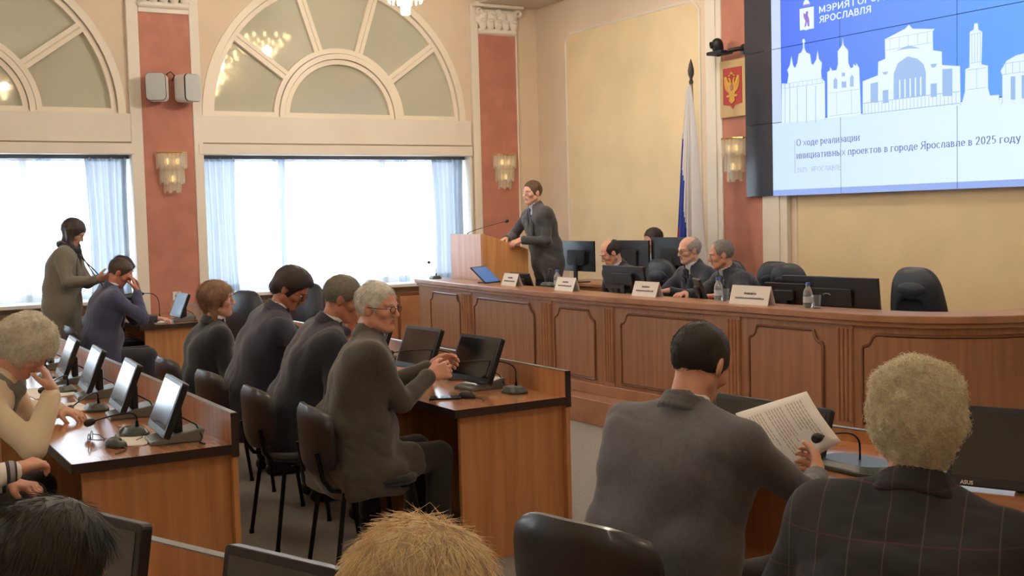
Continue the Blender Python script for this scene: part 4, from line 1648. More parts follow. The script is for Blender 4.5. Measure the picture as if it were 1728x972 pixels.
stroke_text('О ходе реализации', 0.062, 0.745, SLIDE_T, 'slide_text', slide, on_wall(4.525, 2.222))
stroke_text('инициативных проектов в городе Ярославле в 2025 году', 0.062, 2.30, SLIDE_T, 'slide_text', slide, on_wall(4.525, 2.108))
stroke_text('2025   ЯРОСЛАВЛЬ', 0.044, 0.53, SLIDE_G, 'slide_text', slide, on_wall(4.530, 1.982), wt=0.09, thin=0.06, serif=False)
stroke_text('МЭРИЯ ГОРОДА', 0.056, 0.80, SLIDE_S, 'slide_text', slide, on_wall(4.818, 3.376), wt=0.16, thin=0.15, serif=False)
stroke_text('ЯРОСЛАВЛЯ', 0.056, 0.585, SLIDE_S, 'slide_text', slide, on_wall(4.820, 3.290), wt=0.16, thin=0.15, serif=False)
b = MB()
slab([(4.499, 1.975), (4.503, 1.975), (4.503, 2.28), (4.499, 2.28)], -0.002, -0.003, b)
b.build('slide_rule', SLIDE_G, slide)


# ------------------------------------------------------------------ furniture builders
def rrect(w, h, r, n=6):
    out = []
    for cx, cy, a0 in ((w / 2 - r, h / 2 - r, 0), (-w / 2 + r, h / 2 - r, 90), (-w / 2 + r, -h / 2 + r, 180), (w / 2 - r, -h / 2 + r, 270)):
        for i in range(n + 1):
            a = R(a0 + 90 * i / n)
            out.append((cx + r * math.cos(a), cy + r * math.sin(a)))
    return out


def bench(loc, rz, L, label, board_z=0.88, depth=0.62, n_mid=1, light_edge=True):
    """origin: near right floor corner; runs along local -x; board along local +y side"""
    t = thing('conference_bench', loc, rz, label, 'desk', 'long conference benches')
    b = MB()
    b.box((-L, 0, 0.718), (0, depth, 0.75))
    b.build('bench_top', M_WOODX, t, bevel=0.002)
    b = MB()
    b.box((-L - 0.003, -0.004, 0.712), (0.003, 0.0, 0.751))
    b.box((0.0, -0.004, 0.712), (0.004, depth + 0.004, 0.751))
    b.box((-L - 0.004, -0.004, 0.712), (-L, depth + 0.004, 0.751))
    b.box((0.0, depth - 0.002, 0.70), (0.006, depth + 0.028, board_z))
    b.build('edge_band', M_EDGE, t)
    b = MB()
    b.box((-L, depth, 0.06), (0, depth + 0.024, board_z - 0.003))
    b.build('modesty_board', M_WOODV, t, bevel=0.002)
    b = MB()
    b.box((-L, depth - 0.001, board_z - 0.003), (0, depth + 0.025, board_z + 0.001))
    b.build('lit_board_edging', M_SILVER if light_edge else M_EDGE, t)  # silver paints the window's reflection along the dark top edge
    for i in range(n_mid + 2):
        x = -0.03 - (L - 0.085) * i / (n_mid + 1)
        b = MB()
        b.box((x - 0.025, 0.04, 0.0), (x, depth, 0.718))
        b.build('end_panel', M_WOODV, t, bevel=0.002)
    return t


def office_chair_parts(label):
    """stackable meeting chair: oval padded seat and back, four black tubular legs"""
    t = thing('meeting_chair', (0, 0, 0), 0, label, 'chair', 'black meeting chairs')
    # local: sitter faces +y
    b = MB()
    top = rrect(0.44, 0.42, 0.13)
    b.prism([(x * 0.97, y * 0.97) for x, y in top], 0.435, 0.455, 0)
    b.prism(top, 0.455, 0.480, 0, None, [(x * 0.94, y * 0.94) for x, y in top])
    b.build('seat', M_FABRIC, t, bevel=0.010, seg=3)
    # curved backrest
    V, F = [], []
    nx, nz = 14, 10
    for layer, dy in ((0, 0.0), (1, -0.035)):
        for j in range(nz + 1):
            v = j / nz * 2 - 1
            for i in range(nx + 1):
                u = i / nx * 2 - 1
                sx = 0.235 * u * (1 - 0.16 * abs(v) ** 4)
                z = 0.665 + 0.155 * v * (1 - 0.22 * abs(u) ** 3)
                y = -0.235 - 0.05 * (z - 0.5) - 0.03 + 0.055 * u * u + dy * (1 - 0.5 * max(abs(u), abs(v)) ** 6)
                V.append((sx, y, z))
    n1 = (nx + 1) * (nz + 1)
    fi, bi, si = [], [], []
    for j in range(nz):
        for i in range(nx):
            a = j * (nx + 1) + i
            fi.append((a, a + nx + 1, a + nx + 2, a + 1))
            bi.append((a + n1, a + 1 + n1, a + nx + 2 + n1, a + nx + 1 + n1))
    ring = [i for i in range(nx + 1)] + [(j + 1) * (nx + 1) + nx for j in range(nz)] + [nz * (nx + 1) + nx - 1 - i for i in range(nx)] + [(nz - 1 - j) * (nx + 1) for j in range(nz - 1)]
    for i in range(len(ring)):
        a, c = ring[i], ring[(i + 1) % len(ring)]
        si.append((a, c, c + n1, a + n1))
    b = MB()
    b.add(V, fi, 0)
    k = len(b.V)
    b.F += bi + si
    b.M += [1] * (len(bi) + len(si))
    b.build('backrest', [M_FABRIC, M_SHELL], t, smooth=True)
    for x in (-1, 1):
        b = MB()
        b.tube([(x * 0.16, -0.285, 0.62), (x * 0.165, -0.262, 0.50), (x * 0.17, -0.225, 0.445), (x * 0.17, -0.15, 0.430)], 0.011, 8)
        b.build('back_bracket', M_METALB, t, smooth=True)
    b = MB()
    b.tube([(-0.19, 0.15, 0.432), (0.19, 0.15, 0.432), (0.19, -0.17, 0.432), (-0.19, -0.17, 0.432)], 0.010, 8, closed=True)
    b.build('seat_frame', M_METALB, t, smooth=True)
    for x in (-1, 1):
        for (ya, yb_) in ((0.15, 0.20), (-0.17, -0.235)):
            b = MB()
            b.tube([(x * 0.195, ya, 0.435), (x * 0.20, ya + (yb_ - ya) * 0.15, 0.38), (x * 0.225, yb_, 0.012)], 0.0115, 8)
            b.lathe([(0.014, 0.0), (0.014, 0.02)], 8, 0, Matrix.Translation((x * 0.225, yb_, 0)))
            b.build('leg', M_METALB, t, smooth=True)
    return t


def exec_chair_parts(label):
    t = thing('executive_chair', (0, 0, PZ), 0, label, 'chair', 'dark leather armchairs at the presidium desk')
    s = Sdf()
    Rt = np.array(Matrix.Rotation(R(-7), 3, 'X'))
    c0 = np.array([0, -0.27, 0.68])
    for x in (-0.12, 0, 0.12):
        for z in (-0.20, -0.05, 0.12):
            s.el(c0 + Rt @ np.array([x * (0.95 if z < 0.1 else 0.72), 0, z]), (0.155, 0.055, 0.21), Rt, k=0.05)
    s.el(c0 + Rt @ np.array([0, 0.055, 0.02]), (0.13, 0.03, 0.10), Rt, k=0.03, op='s')
    bk_ = make_part('backrest', s, 0.012, [M_LEATHER], t)[0]
    s = Sdf()
    s.el(c0 + Rt @ np.array([0, 0.045, -0.13]), (0.16, 0.035, 0.11), Rt, k=0.02)
    s.el(c0 + Rt @ np.array([0, 0.045, 0.17]), (0.15, 0.03, 0.075), Rt, k=0.02)
    make_part('back_cushion', s, 0.010, [M_LEATHER], bk_)
    s = Sdf()
    for x in (-0.12, 0.12):
        for y in (-0.14, 0.10):
            s.el((x, y, 0.46), (0.17, 0.18, 0.055), k=0.05)
    make_part('seat', s, 0.013, [M_LEATHER], t)
    for x in (-1, 1):
        b = MB()
        b.tube([(x * 0.27, -0.20, 0.48), (x * 0.30, -0.20, 0.60), (x * 0.30, -0.16, 0.65), (x * 0.30, 0.12, 0.66), (x * 0.295, 0.15, 0.60), (x * 0.27, 0.10, 0.46)], 0.018, 10)
        b.build('armrest', M_BLACK, t, smooth=True)
    b = MB()
    b.lathe([(0.03, 0.10), (0.03, 0.26), (0.02, 0.26), (0.02, 0.42)], 14)
    b.build('gas_column', M_METALB, t, smooth=True)
    for k in range(5):
        a = 2 * math.pi * k / 5 + 0.3
        b = MB()
        b.tube([(0, 0, 0.13), (0.16 * math.cos(a), 0.16 * math.sin(a), 0.10), (0.29 * math.cos(a), 0.29 * math.sin(a), 0.07)], 0.02, 8, rs=[0.03, 0.022, 0.015])
        arm_ = b.build('base_arm', M_BLACK, t, smooth=True)
        b = MB()
        Tc = Matrix.Translation((0.29 * math.cos(a), 0.29 * math.sin(a), 0.030)) @ Matrix.Rotation(a, 4, 'Z') @ Matrix.Rotation(R(90), 4, 'X')
        b.lathe([(0.03, -0.022), (0.03, 0.022)], 12, 0, Tc)
        b.build('caster', M_BLACK, arm_, smooth=True)
    return t


def bench_monitor(loc, rz, label, group=None, tilt=28, w=0.37, h=0.235, logo=None, lift=0.045, back=0.0, lx=-0.03):
    """touch monitor leaning back on a wedge-shaped grey stand; the screen looks towards local -y"""
    t = thing('touch_monitor', loc, rz, label, 'monitor', group)
    Tm = Matrix.Translation((0, -0.055, lift)) @ Matrix.Rotation(R(-tilt), 4, 'X')
    b = MB()
    pl_ = rrect(w, h, 0.012, 3)
    X2 = Tm @ Matrix(((1, 0, 0, 0), (0, 0, -1, 0), (0, 1, 0, h / 2), (0, 0, 0, 1)))
    b.prism(pl_, -0.028, 0.0, 0, X2, None)
    case = b.build('monitor_case', M_BLACK, t, bevel=0.003)
    b = MB()
    b.prism(rrect(w - 0.034, h - 0.048, 0.002, 1), 0.0, 0.0015, 0, X2 @ Matrix.Translation((0, 0.006, 0)))
    b.build('screen', M_SCREEN, case)
    b = MB()
    for i in range(3):
        b.box((w / 2 - 0.07 + i * 0.014, -0.0025, 0.006), (w / 2 - 0.062 + i * 0.014, 0.0, 0.010), 0, Tm)
    b.build('front_buttons', M_SILVER, case)
    if logo:
        text_mesh(logo, 0.017, M_WHITEP, 'logo', case, X2 @ Matrix.Translation((lx, -h / 2 + 0.005, 0.0005)), 0.0004)
    b = MB()
    b.prism([(-0.085, 0), (0.115, 0), (0.115, 0.018), (-0.085, 0.055), (-0.105, 0.05)][::1], -0.085, 0.085, 0,
            Matrix.Translation((0.0, 0.03 + back, 0)) @ Matrix(((0, 0, 1, 0), (-1, 0, 0, 0), (0, 1, 0, 0), (0, 0, 0, 1))))
    b.build('stand_base', M_SILVER, t, bevel=0.006)
    b = MB()
    b.box((-0.05, 0.02, 0.03), (0.05, 0.05, 0.15))
    b.build('stand_neck', M_BLACKM, t, bevel=0.006)
    b = MB()
    b.tube([(0.04, 0.05, 0.10), (0.07, 0.10, 0.07), (0.09, 0.12, 0.02), (0.13, 0.10, 0.006), (0.18, 0.11, 0.005)], 0.0035, 6)
    b.build('cable', M_BLACK, t, smooth=True)
    return t


def goose_mic(base, head, label, group=None, unit=True, rise=0.10, rz=0.0):
    """conference unit with a gooseneck microphone; world coordinates"""
    t = thing('gooseneck_microphone', base, rz, label, 'microphone', group)
    Rm = Matrix.Rotation(-rz, 3, 'Z')
    h = Rm @ (Vector(head) - Vector(base))
    if unit:
        b = MB()
        b.prism(rrect(0.15, 0.11, 0.045, 5), 0.0, 0.012, 0, None)
        b.prism(rrect(0.146, 0.106, 0.043, 5), 0.012, 0.034, 0, None, [(x * 0.72, y * 0.72) for x, y in rrect(0.146, 0.106, 0.043, 5)])
        ub_ = b.build('unit_base', M_GREENG, t, bevel=0.003)
        b = MB()
        b.lathe([(0.010, 0.0), (0.010, 0.006)], 12, 0, Matrix.Translation((0.03, -0.01, 0.032)))
        b.build('talk_button', M_SILVER, ub_)
    z0 = 0.03 if unit else 0.0
    p0, p1 = Vector((0, 0.01, z0)), Vector((0, 0.01, z0 + rise * 0.6))
    p3 = h
    d = Vector((h.x, h.y, 0))
    pts = [p0]
    c1 = Vector((0, 0.01, z0 + rise * 1.25))
    for k in range(11):
        u = k / 10
        pts.append(p1 * (1 - u) ** 2 + c1 * 2 * u * (1 - u) + (p3 - (p3 - c1).normalized() * 0.02) * u * u)
    b = MB()
    b.tube(pts, 0.0035, 8)
    b.lathe([(0.009, 0), (0.006, 0.03)], 10, 0, Matrix.Translation((0, 0.01, z0)))
    gn_ = b.build('gooseneck', M_METALB, t, smooth=True)
    b = MB()
    dr = (p3 - c1).normalized()
    T_ = Matrix.Translation(p3) @ dr.to_track_quat('Z', 'Y').to_matrix().to_4x4()
    b.lathe([(0.005, -0.03), (0.012, -0.022), (0.0165, -0.005), (0.0165, 0.012), (0.010, 0.022)], 12, 0, T_)
    b.build('foam_windscreen', M_BLACKM, gn_, smooth=True)
    return t


def big_monitor(loc, rz, label, w=0.62, h=0.36, tilt=0, z=0.12, group=None, logo=False, front=False):
    """desktop monitor; screen looks to local -y... seen from the back it shows its stand and badge"""
    t = thing('desktop_monitor', loc, rz, label, 'monitor', group)
    Tm = Matrix.Translation((0, 0, z)) @ Matrix.Rotation(R(-tilt), 4, 'X')
    b = MB()
    b.box((-w / 2, 0, 0), (w / 2, 0.022, h), 0, Tm)
    case = b.build('monitor_case', M_BLACK, t, bevel=0.004)
    b = MB()
    b.box((-w / 2 + 0.012, -0.001, 0.018), (w / 2 - 0.012, 0.0, h - 0.012), 0, Tm)
    b.build('screen', M_SCREEN, case)
    b = MB()
    b.prism([(x, y + h * 0.45) for x, y in rrect(w * 0.5, h * 0.5, 0.02)], -0.045, -0.022, 0, Tm @ Matrix(((1, 0, 0, 0), (0, 0, -1, 0), (0, 1, 0, 0), (0, 0, 0, 1))))
    b.build('back_housing', M_BLACKM, t, bevel=0.006)
    b = MB()
    b.box((-0.03, 0.03, 0.0), (0.03, 0.05, z + h * 0.45))
    b.build('stand_neck', M_BLACKM, t, bevel=0.004)
    b = MB()
    b.prism(rrect(0.24, 0.18, 0.05), 0.0, 0.012)
    b.build('stand_foot', M_BLACK, t, bevel=0.003)
    if logo:
        b = MB()
        b.tube([(-0.035, 0.0465, h * 0.52), (-0.02, 0.0465, h * 0.555), (0.015, 0.0465, h * 0.555), (0.03, 0.0465, h * 0.53), (0.02, 0.0465, h * 0.50)], 0.004, 6, 0, Tm)
        b.build('badge', M_SILVER, case)
    return t

# ------------------------------------------------------------------ benches
# first row: the four listeners; second row: the four monitors on the left; right block turned towards the stage
bench((7.57, -5.22, 0), 0, 3.9, 'orange-brown conference bench in the centre with the grey-haired man at its right end', n_mid=3)
bench((7.72, -6.95, 0), 0, 6.0, 'orange-brown conference bench on the left carrying four tilted monitors', n_mid=4)
bench((1.72, -5.28, 0), 0, 1.35, 'short conference bench near the window where the navy-suited man sits', n_mid=0)
RA = R(12)
bench((8.75 + 3.0 * math.cos(RA), -5.09 + 3.0 * math.sin(RA), 0), RA, 3.0, 'conference bench on the right in front of the man reading a sheet', board_z=0.80, n_mid=2)
RB = R(22)
ub, nb_ = Vector((math.cos(RB), math.sin(RB), 0)), Vector((-math.sin(RB), math.cos(RB), 0))
B0 = Vector((9.4, -7.1, 0))
o_ = B0 - nb_ * 0.62 + ub * 2.9
bench(tuple(o_), RB, 3.15, 'conference bench nearest the camera at the bottom left edge', board_z=0.88, n_mid=2)

# ------------------------------------------------------------------ meeting chairs
ch0 = office_chair_parts('black meeting chair holding the woman with the brown bob')


def chair(x, y, face, label, first=[True]):
    c = ch0 if first[0] else copy_tree(ch0)
    first[0] = False
    c.location = (x, y, 0)
    c.rotation_euler = (0, 0, R(face - 90))
    c['label'] = label
    return c


chair(4.92, -5.62, 90, 'black meeting chair under the woman with the brown bob')
chair(5.76, -5.60, 92, 'black meeting chair under the dark-haired man looking at a phone')
chair(6.60, -5.60, 88, 'black meeting chair under the man between the phone user and the grey-haired man')
chair(7.36, -5.58, 84, 'black meeting chair under the grey-haired man with glasses')
chair(1.95, -5.66, 90, 'black meeting chair under the navy-suited man at the short bench')
chair(1.20, -5.62, 90, 'black meeting chair under the woman with long dark hair at the short bench')
chair(6.98, -7.36, 90, 'black meeting chair under the woman in the cream sweater')
chair(7.93, -7.46, 88, 'black meeting chair under the person in the striped top')
chair(9.72, -5.76, 104, 'black meeting chair with an upright rounded back behind the man reading a sheet').scale = (1.12, 1.12, 1.03)
chair(10.72, -5.83, 125, 'black meeting chair under the blond person in the checked jacket')
c1 = B0 + ub * 1.12 - nb_ * 1.02
c2 = B0 + ub * 1.62 - nb_ * 0.92
chair(B0.x + 0.91 * ub.x - 1.02 * nb_.x, B0.y + 0.91 * ub.y - 1.02 * nb_.y, 112, 'black meeting chair under the dark-haired person at the bottom left')
chair(B0.x + 1.48 * ub.x - 0.90 * nb_.x, B0.y + 1.48 * ub.y - 0.90 * nb_.y, 112, 'black meeting chair under the blond head at the bottom centre')
for i, (x, y, f, l) in enumerate([(0.9, -6.75, 90, 'black meeting chair just right of the standing woman in the coat'), (1.5, -7.35, 88, 'black meeting chair left of the standing woman, farthest from the camera'),
                                  (2.62, -6.06, 70, 'black meeting chair between the standing woman and the navy-suited man'), (0.80, -5.98, 80, 'black meeting chair behind the standing woman against the window'),
                                  (2.6, -7.4, 90, 'black meeting chair beyond the cream sweater woman, second from the window'), (3.5, -7.42, 86, 'black meeting chair beyond the cream sweater woman, third from the window'),
                                  (4.4, -7.4, 92, 'black meeting chair beyond the cream sweater woman, fourth from the window'), (2.75, -5.75, 90, 'black meeting chair standing between the short and the long bench'),
                                  (3.6, -5.8, 90, 'black meeting chair left of the woman with the brown bob')]):
    if i not in (7, 8):
        chair(x, y, f, l)

# ------------------------------------------------------------------ bench equipment
GM = 'touch monitors on the conference benches'
mon = [('touch monitor at the right end of the left bench, glossy screen tilted up', 7.47), ('touch monitor second from the right end of the left bench', 6.70),
       ('touch monitor third from the right end of the left bench', 5.93), ('touch monitor fourth from the right end of the left bench', 5.25),
       ]
for l, x in mon:
    bench_monitor((x, -6.52, 0.75), R(-4), l, GM, tilt=22)
bench_monitor((4.45, -6.52, 0.75), 0, 'touch monitor fifth from the right end of the left bench, behind the cream sweater woman', GM, tilt=22)
bench_monitor((3.55, -6.52, 0.75), 0, 'touch monitor sixth from the right end of the left bench, near the standing woman', GM, tilt=22)
bench_monitor((7.02, -4.80, 0.75), R(4), 'touch monitor at the right end of the centre bench in front of the grey-haired man', GM, tilt=22, w=0.39, h=0.25)
bench_monitor((6.35, -4.80, 0.75), R(4), 'touch monitor second from the right end of the centre bench', GM, tilt=22, w=0.39, h=0.25)
bench_monitor((5.70, -4.80, 0.75), R(4), 'touch monitor third from the right end, beside the grey-haired man\'s face', GM, tilt=22, w=0.39, h=0.25)
bench_monitor((1.45, -4.85, 0.75), R(0), 'touch monitor on the short bench by the window', GM, tilt=22)
bench_monitor((9.17, -4.76, 0.75), R(6), 'touch monitor on the right bench in front of the man reading', GM, tilt=20, w=0.54, h=0.20, lift=0.01, back=0.07)
bench_monitor((10.13, -4.53, 0.75), R(24), 'large touch monitor at the right edge with a white brand mark', GM, tilt=16, w=0.56, h=0.255, logo='ASUS', lift=0.015, back=0.08, lx=-0.235)
for s_, l in ((0.27, 'touch monitor at the bottom left edge beside the dark hair'), (0.90, 'touch monitor at the bottom edge left of the blond head')):
    q = B0 + ub * s_ - nb_ * 0.28
    bench_monitor((q.x, q.y, 0.75), RB, l, GM, tilt=10, w=0.37, h=0.25, lift=0.045)

GU = 'gooseneck microphones on the benches'
for (bx, hx, l) in ((7.22, 7.08, 'gooseneck microphone left of the last monitor on the left bench'), (6.42, 6.62, 'gooseneck microphone before the second monitor on the left bench'),
                    (5.62, 5.85, 'gooseneck microphone before the third monitor on the left bench'), (4.95, 5.2, 'gooseneck microphone before the fourth monitor on the left bench')):
    goose_mic((bx, -6.60, 0.75), (hx, -6.76, 0.80), l, GU, rise=0.07)
goose_mic((7.28, -4.72, 0.75), (6.98, -4.97, 0.89), 'gooseneck microphone bending across the screen before the grey-haired man', GU, rise=0.13)
goose_mic((6.62, -4.72, 0.75), (6.32, -4.97, 0.89), 'gooseneck microphone across the second screen of the centre bench', GU, rise=0.13)
goose_mic((1.25, -5.0, 0.75), (1.05, -5.1, 1.0), 'gooseneck microphone on the short bench by the window', GU, rise=0.2)
gm = goose_mic((9.54, -4.70, 0.752), (9.645, -5.0, 0.91), 'gooseneck microphone on a broad dark oval base before the printed sheet', GU, unit=False, rise=0.12)
b = MB()
b.prism([(x * 1.0, y) for x, y in rrect(0.34, 0.20, 0.095, 8)], 0, 0.012)
b.prism(rrect(0.33, 0.19, 0.09, 8), 0.012, 0.03, 0, None, [(x * 0.8, y * 0.8) for x, y in rrect(0.33, 0.19, 0.09, 8)])
b.build('oval_base', M_GREENG, gm, bevel=0.003)

# small things on the left bench
t = thing('eyeglasses', (7.30, -6.80, 0.755), R(-20), 'folded dark-rimmed eyeglasses lying on the left bench', 'glasses')
b = MB()
for x in (-0.033, 0.033):
    b.tube([(x + 0.026 * math.cos(a), 0, 0.020 + 0.019 * math.sin(a)) for a in [2 * math.pi * i / 16 for i in range(16)]], 0.0018, 6, closed=True)
b.tube([(-0.008, 0, 0.022), (0.008, 0, 0.022)], 0.0018, 6)
b.build('rims', M_BLACK, t, smooth=True)
for x in (-1, 1):
    b = MB()
    b.tube([(x * 0.060, 0, 0.022), (x * 0.058, 0.03, 0.016), (x * 0.01, 0.055, 0.006), (-x * 0.04, 0.06, 0.004)], 0.0018, 6)
    b.build('temple', M_BLACK, t, smooth=True)
t = thing('stack_of_papers', (7.38, -6.66, 0.751), R(-24), 'sheets of white paper under the pen on the left bench', 'papers')
for k in range(3):
    b = MB()
    b.box((-0.105, -0.075, 0.0008 * k), (0.105, 0.075, 0.0008 * k + 0.0006), 0, Matrix.Rotation(R(4 * k), 4, 'Z'))
    b.build('sheet', M_PAPER, t)
t = thing('ballpoint_pen', (7.30, -6.70, 0.760), R(-12), 'dark ballpoint pen lying across the papers on the left bench', 'pen')
b = MB()
b.tube([(-0.07, 0, 0), (0.055, 0, 0), (0.07, 0, 0)], 0.0045, 8, rs=[0.004, 0.0045, 0.001])
b.build('barrel', mat('pen_dark_blue', (30, 34, 66), 0.3), t, smooth=True)
b = MB()
b.box((-0.066, -0.001, 0.004), (-0.03, 0.001, 0.007))
b.build('clip', M_CHROME, t)


def mouse(loc, rz, label, sc=1.0, col=None):
    s = Sdf()
    s.el((0, 0, 0.006), (0.030 * sc, 0.052 * sc, 0.026 * sc), k=0.01)
    s.el((0, -0.01, 0.010), (0.028 * sc, 0.038 * sc, 0.026 * sc), k=0.01)
    s.pl((0, 0, 0.0), (0, 0, -1), k=0.002)
    t = thing('computer_mouse', loc, rz, label, 'mouse')
    make_part('shell', s, 0.003, [col or M_GREENG], t)
    b = MB()
    b.lathe([(0.007, -0.003), (0.007, 0.003)], 10, 0, Matrix.Translation((0, 0.028 * sc, 0.026 * sc)) @ Matrix.Rotation(R(90), 4, 'Y'))
    b.build('scroll_wheel', M_BLACK, t)
    b = MB()
    b.tube([(0, 0.05 * sc, 0.006), (0.01, 0.09, 0.003), (0.05, 0.13, 0.003), (0.10, 0.15, 0.003)], 0.002, 6)
    b.build('cable', M_BLACK, t, smooth=True)
    return t


mouse((7.46, -6.73, 0.751), R(-70), 'dark grey mouse on the left bench near its right corner', 1.15)
mouse((7.20, -6.62, 0.751), R(-60), 'dark grey mouse beside the microphone head on the left bench')
mouse((7.27, -4.99, 0.751), R(-60), 'small dark mouse on the centre bench right of the phone', 0.9, M_BLACKM)
t = thing('smartphone', (7.22, -5.09, 0.751), R(-28), 'dark smartphone lying on the centre bench by the grey-haired man', 'phone')
b = MB()
b.prism(rrect(0.078, 0.158, 0.012), 0, 0.008)
b.build('phone_case', M_BLACK, t, bevel=0.002)
b = MB()
b.prism(rrect(0.070, 0.148, 0.008), 0.008, 0.0085)
b.build('screen', mat('phone_glass', (60, 70, 84), 0.08), t)
t = thing('notebook', (6.30, -6.72, 0.751), R(6), 'pinkish open notebook under the hand of the woman in the cream sweater', 'notebook')
b = MB()
b.box((-0.15, -0.10, 0), (0.15, 0.10, 0.006))
b.build('cover', mat('pink_cover', (196, 138, 128), 0.6), t, bevel=0.002)
b = MB()
b.box((-0.145, -0.095, 0.006), (0.0, 0.095, 0.011))
b.box((0.0, -0.095, 0.006), (0.145, 0.095, 0.010))
b.build('pages', M_PAPER, t)
t = thing('paper_sheet', (5.60, -6.70, 0.751), R(3), 'white printed sheet lying beyond the notebook on the left bench', 'paper')
b = MB()
b.box((-0.22, -0.10, 0), (0.22, 0.12, 0.003))
b.build('sheet', M_PAPER, t)
t = thing('paper_sheet', (1.42, -5.08, 0.751), R(5), 'white sheet on the short bench by the window', 'paper')
b = MB()
b.box((-0.15, -0.09, 0), (0.15, 0.09, 0.004))
b.build('sheet', M_PAPER, t)
t = thing('keyboard', (1.55, -5.20, 0.751), R(4), 'dark keyboard on the end of the short bench', 'keyboard')
b = MB()
b.box((-0.14, -0.045, 0), (0.14, 0.045, 0.014))
b.build('keyboard_case', M_BLACK, t, bevel=0.003)
b = MB()
for i in range(12):
    for j in range(4):
        b.box((-0.132 + i * 0.0222, -0.038 + j * 0.0195, 0.014), (-0.114 + i * 0.0222, -0.022 + j * 0.0195, 0.019))
b.build('keys', M_BLACKM, t)

# ------------------------------------------------------------------ lectern
t = thing('lectern', (1.60, -1.58, PZ), 0, 'light brown wooden lectern on the platform with the speaker behind it', 'lectern')
b = MB()
b.box((-0.33, -0.30, 0), (0.33, -0.275, 1.275))
b.build('front_panel', mat('lectern_wood_lit', (196, 146, 122), 0.4, rgb2=(212, 164, 140), vscale=3.0, stretch=(9, 9, 0.5)), t, bevel=0.003)  # pinker copy of the lectern wood, window light put into its colour
for x in (-0.33, 0.305):
    b = MB()
    poly = [(-0.275, 0), (0.27, 0), (0.27, 1.10), (-0.275, 1.275)]
    b.prism(poly, 0, 0.025, 0, Matrix(((0, 0, 1, x), (1, 0, 0, 0), (0, 1, 0, 0), (0, 0, 0, 1))))
    b.build('side_panel', M_LECT, t, bevel=0.003)
b = MB()
Tl = Matrix.Translation((0, -0.26, 1.255)) @ Matrix.Rotation(R(-17.8), 4, 'X')
b.box((-0.30, 0.0, -0.04), (0.30, 0.54, -0.015), 0, Tl)
b.build('reading_board', M_LECT, t, bevel=0.003)
b = MB()
b.box((-0.305, -0.27, 0.62), (0.305, 0.25, 0.64))
b.build('inner_shelf', M_LECT, t)
goose_mic((1.42, -1.76, PZ + 1.25), (2.03, -1.62, 1.60), 'long thin gooseneck microphone rising from the lectern towards the speaker', None, unit=False, rise=0.04)

# ------------------------------------------------------------------ things on the presidium desk
def nameplate(x, y, rz, label, w=0.30, h=0.115):
    t = thing('name_plate', (x, y, 1.0), rz, label, 'name plate', 'white name plates on the presidium desk')
    b = MB()
    q = 0.002
    for sg in (1, -1):
        V = [(-w / 2, sg * 0.04, 0), (w / 2, sg * 0.04, 0), (w / 2, 0, h), (-w / 2, 0, h)]
        V2 = [(vx, vy - sg * q, vz) for vx, vy, vz in V]
        F = [(0, 1, 2, 3), (7, 6, 5, 4), (0, 4, 5, 1), (1, 5, 6, 2), (2, 6, 7, 3), (3, 7, 4, 0)]
        b.add(V + V2, F)
    b.build('card', M_PAPER, t)
    b = MB()
    Tn = Matrix.Translation((0, -0.0405, 0)) @ Matrix.Rotation(-math.atan2(0.04, h), 4, 'X')
    rr = random.Random(int(x * 100))
    for row, (zz, hh, ww) in enumerate(((0.072, 0.016, 0.30), (0.040, 0.013, 0.72))):
        xx = -w * ww / 2
        while xx < w * ww / 2:
            k = rr.uniform(0.008, 0.014)
            b.box((xx, -0.0006, zz), (xx + k * 0.62, 0.0004, zz + hh * rr.uniform(0.75, 1)), 0, Tn)
            xx += k
    b.build('printed_name', M_INK, t)
    return t


nameplate(3.00, -2.16, R(-4), 'white name plate in front of the lectern side, first from the left')
nameplate(4.04, -2.23, R(-2), 'white name plate before the balding dark-haired man')
nameplate(5.12, -2.20, R(1), 'white name plate before the bald man with glasses')
nameplate(6.32, -2.22, R(4), 'white name plate before the grey-haired man at the right', 0.36, 0.13)


def bottle(x, y, label, z=1.0):
    t = thing('water_bottle', (x, y, z), 0, label, 'bottle', 'small water bottles on the presidium desk')
    b = MB()
    b.lathe([(0.028, 0.0), (0.031, 0.01), (0.031, 0.055), (0.028, 0.065), (0.031, 0.075), (0.031, 0.10), (0.022, 0.125), (0.013, 0.140), (0.013, 0.150)], 18)
    b.build('bottle_body', mat('bottle_plastic', (220, 230, 236), 0.08, trans=0.8), t, smooth=True)
    b = MB()
    b.lathe([(0.0318, 0.035), (0.0318, 0.075)], 18)
    b.build('bottle_label', mat('bottle_label', (190, 198, 214), 0.5), t, smooth=True)
    b = MB()
    b.lathe([(0.0155, 0.146), (0.0155, 0.162), (0.013, 0.166)], 16)
    b.build('bottle_cap', mat('blue_cap', (60, 96, 170), 0.4), t, smooth=True)
    return t


bottle(5.86, -2.12, 'blue-capped water bottle left of the widest name plate', )
bottle(6.80, -2.17, 'blue-capped water bottle right of the widest name plate')
bottle(3.72, -2.12, 'blue-capped water bottle left of the second name plate')


def glass(x, y, label):
    t = thing('drinking_glass', (x, y, 1.0), 0, label, 'glass', 'drinking glasses on the presidium desk')
    b = MB()
    b.lathe([(0.024, 0), (0.030, 0.09), (0.028, 0.09), (0.0225, 0.006)], 18)
    b.build('tumbler', mat('tumbler_glass', (225, 232, 235), 0.05, trans=0.9), t, smooth=True)


glass(5.96, -2.14, 'clear drinking glass beside the left blue-capped bottle')
glass(6.90, -2.19, 'clear drinking glass beside the right blue-capped bottle')
glass(3.82, -2.14, 'clear drinking glass beside the second name plate')

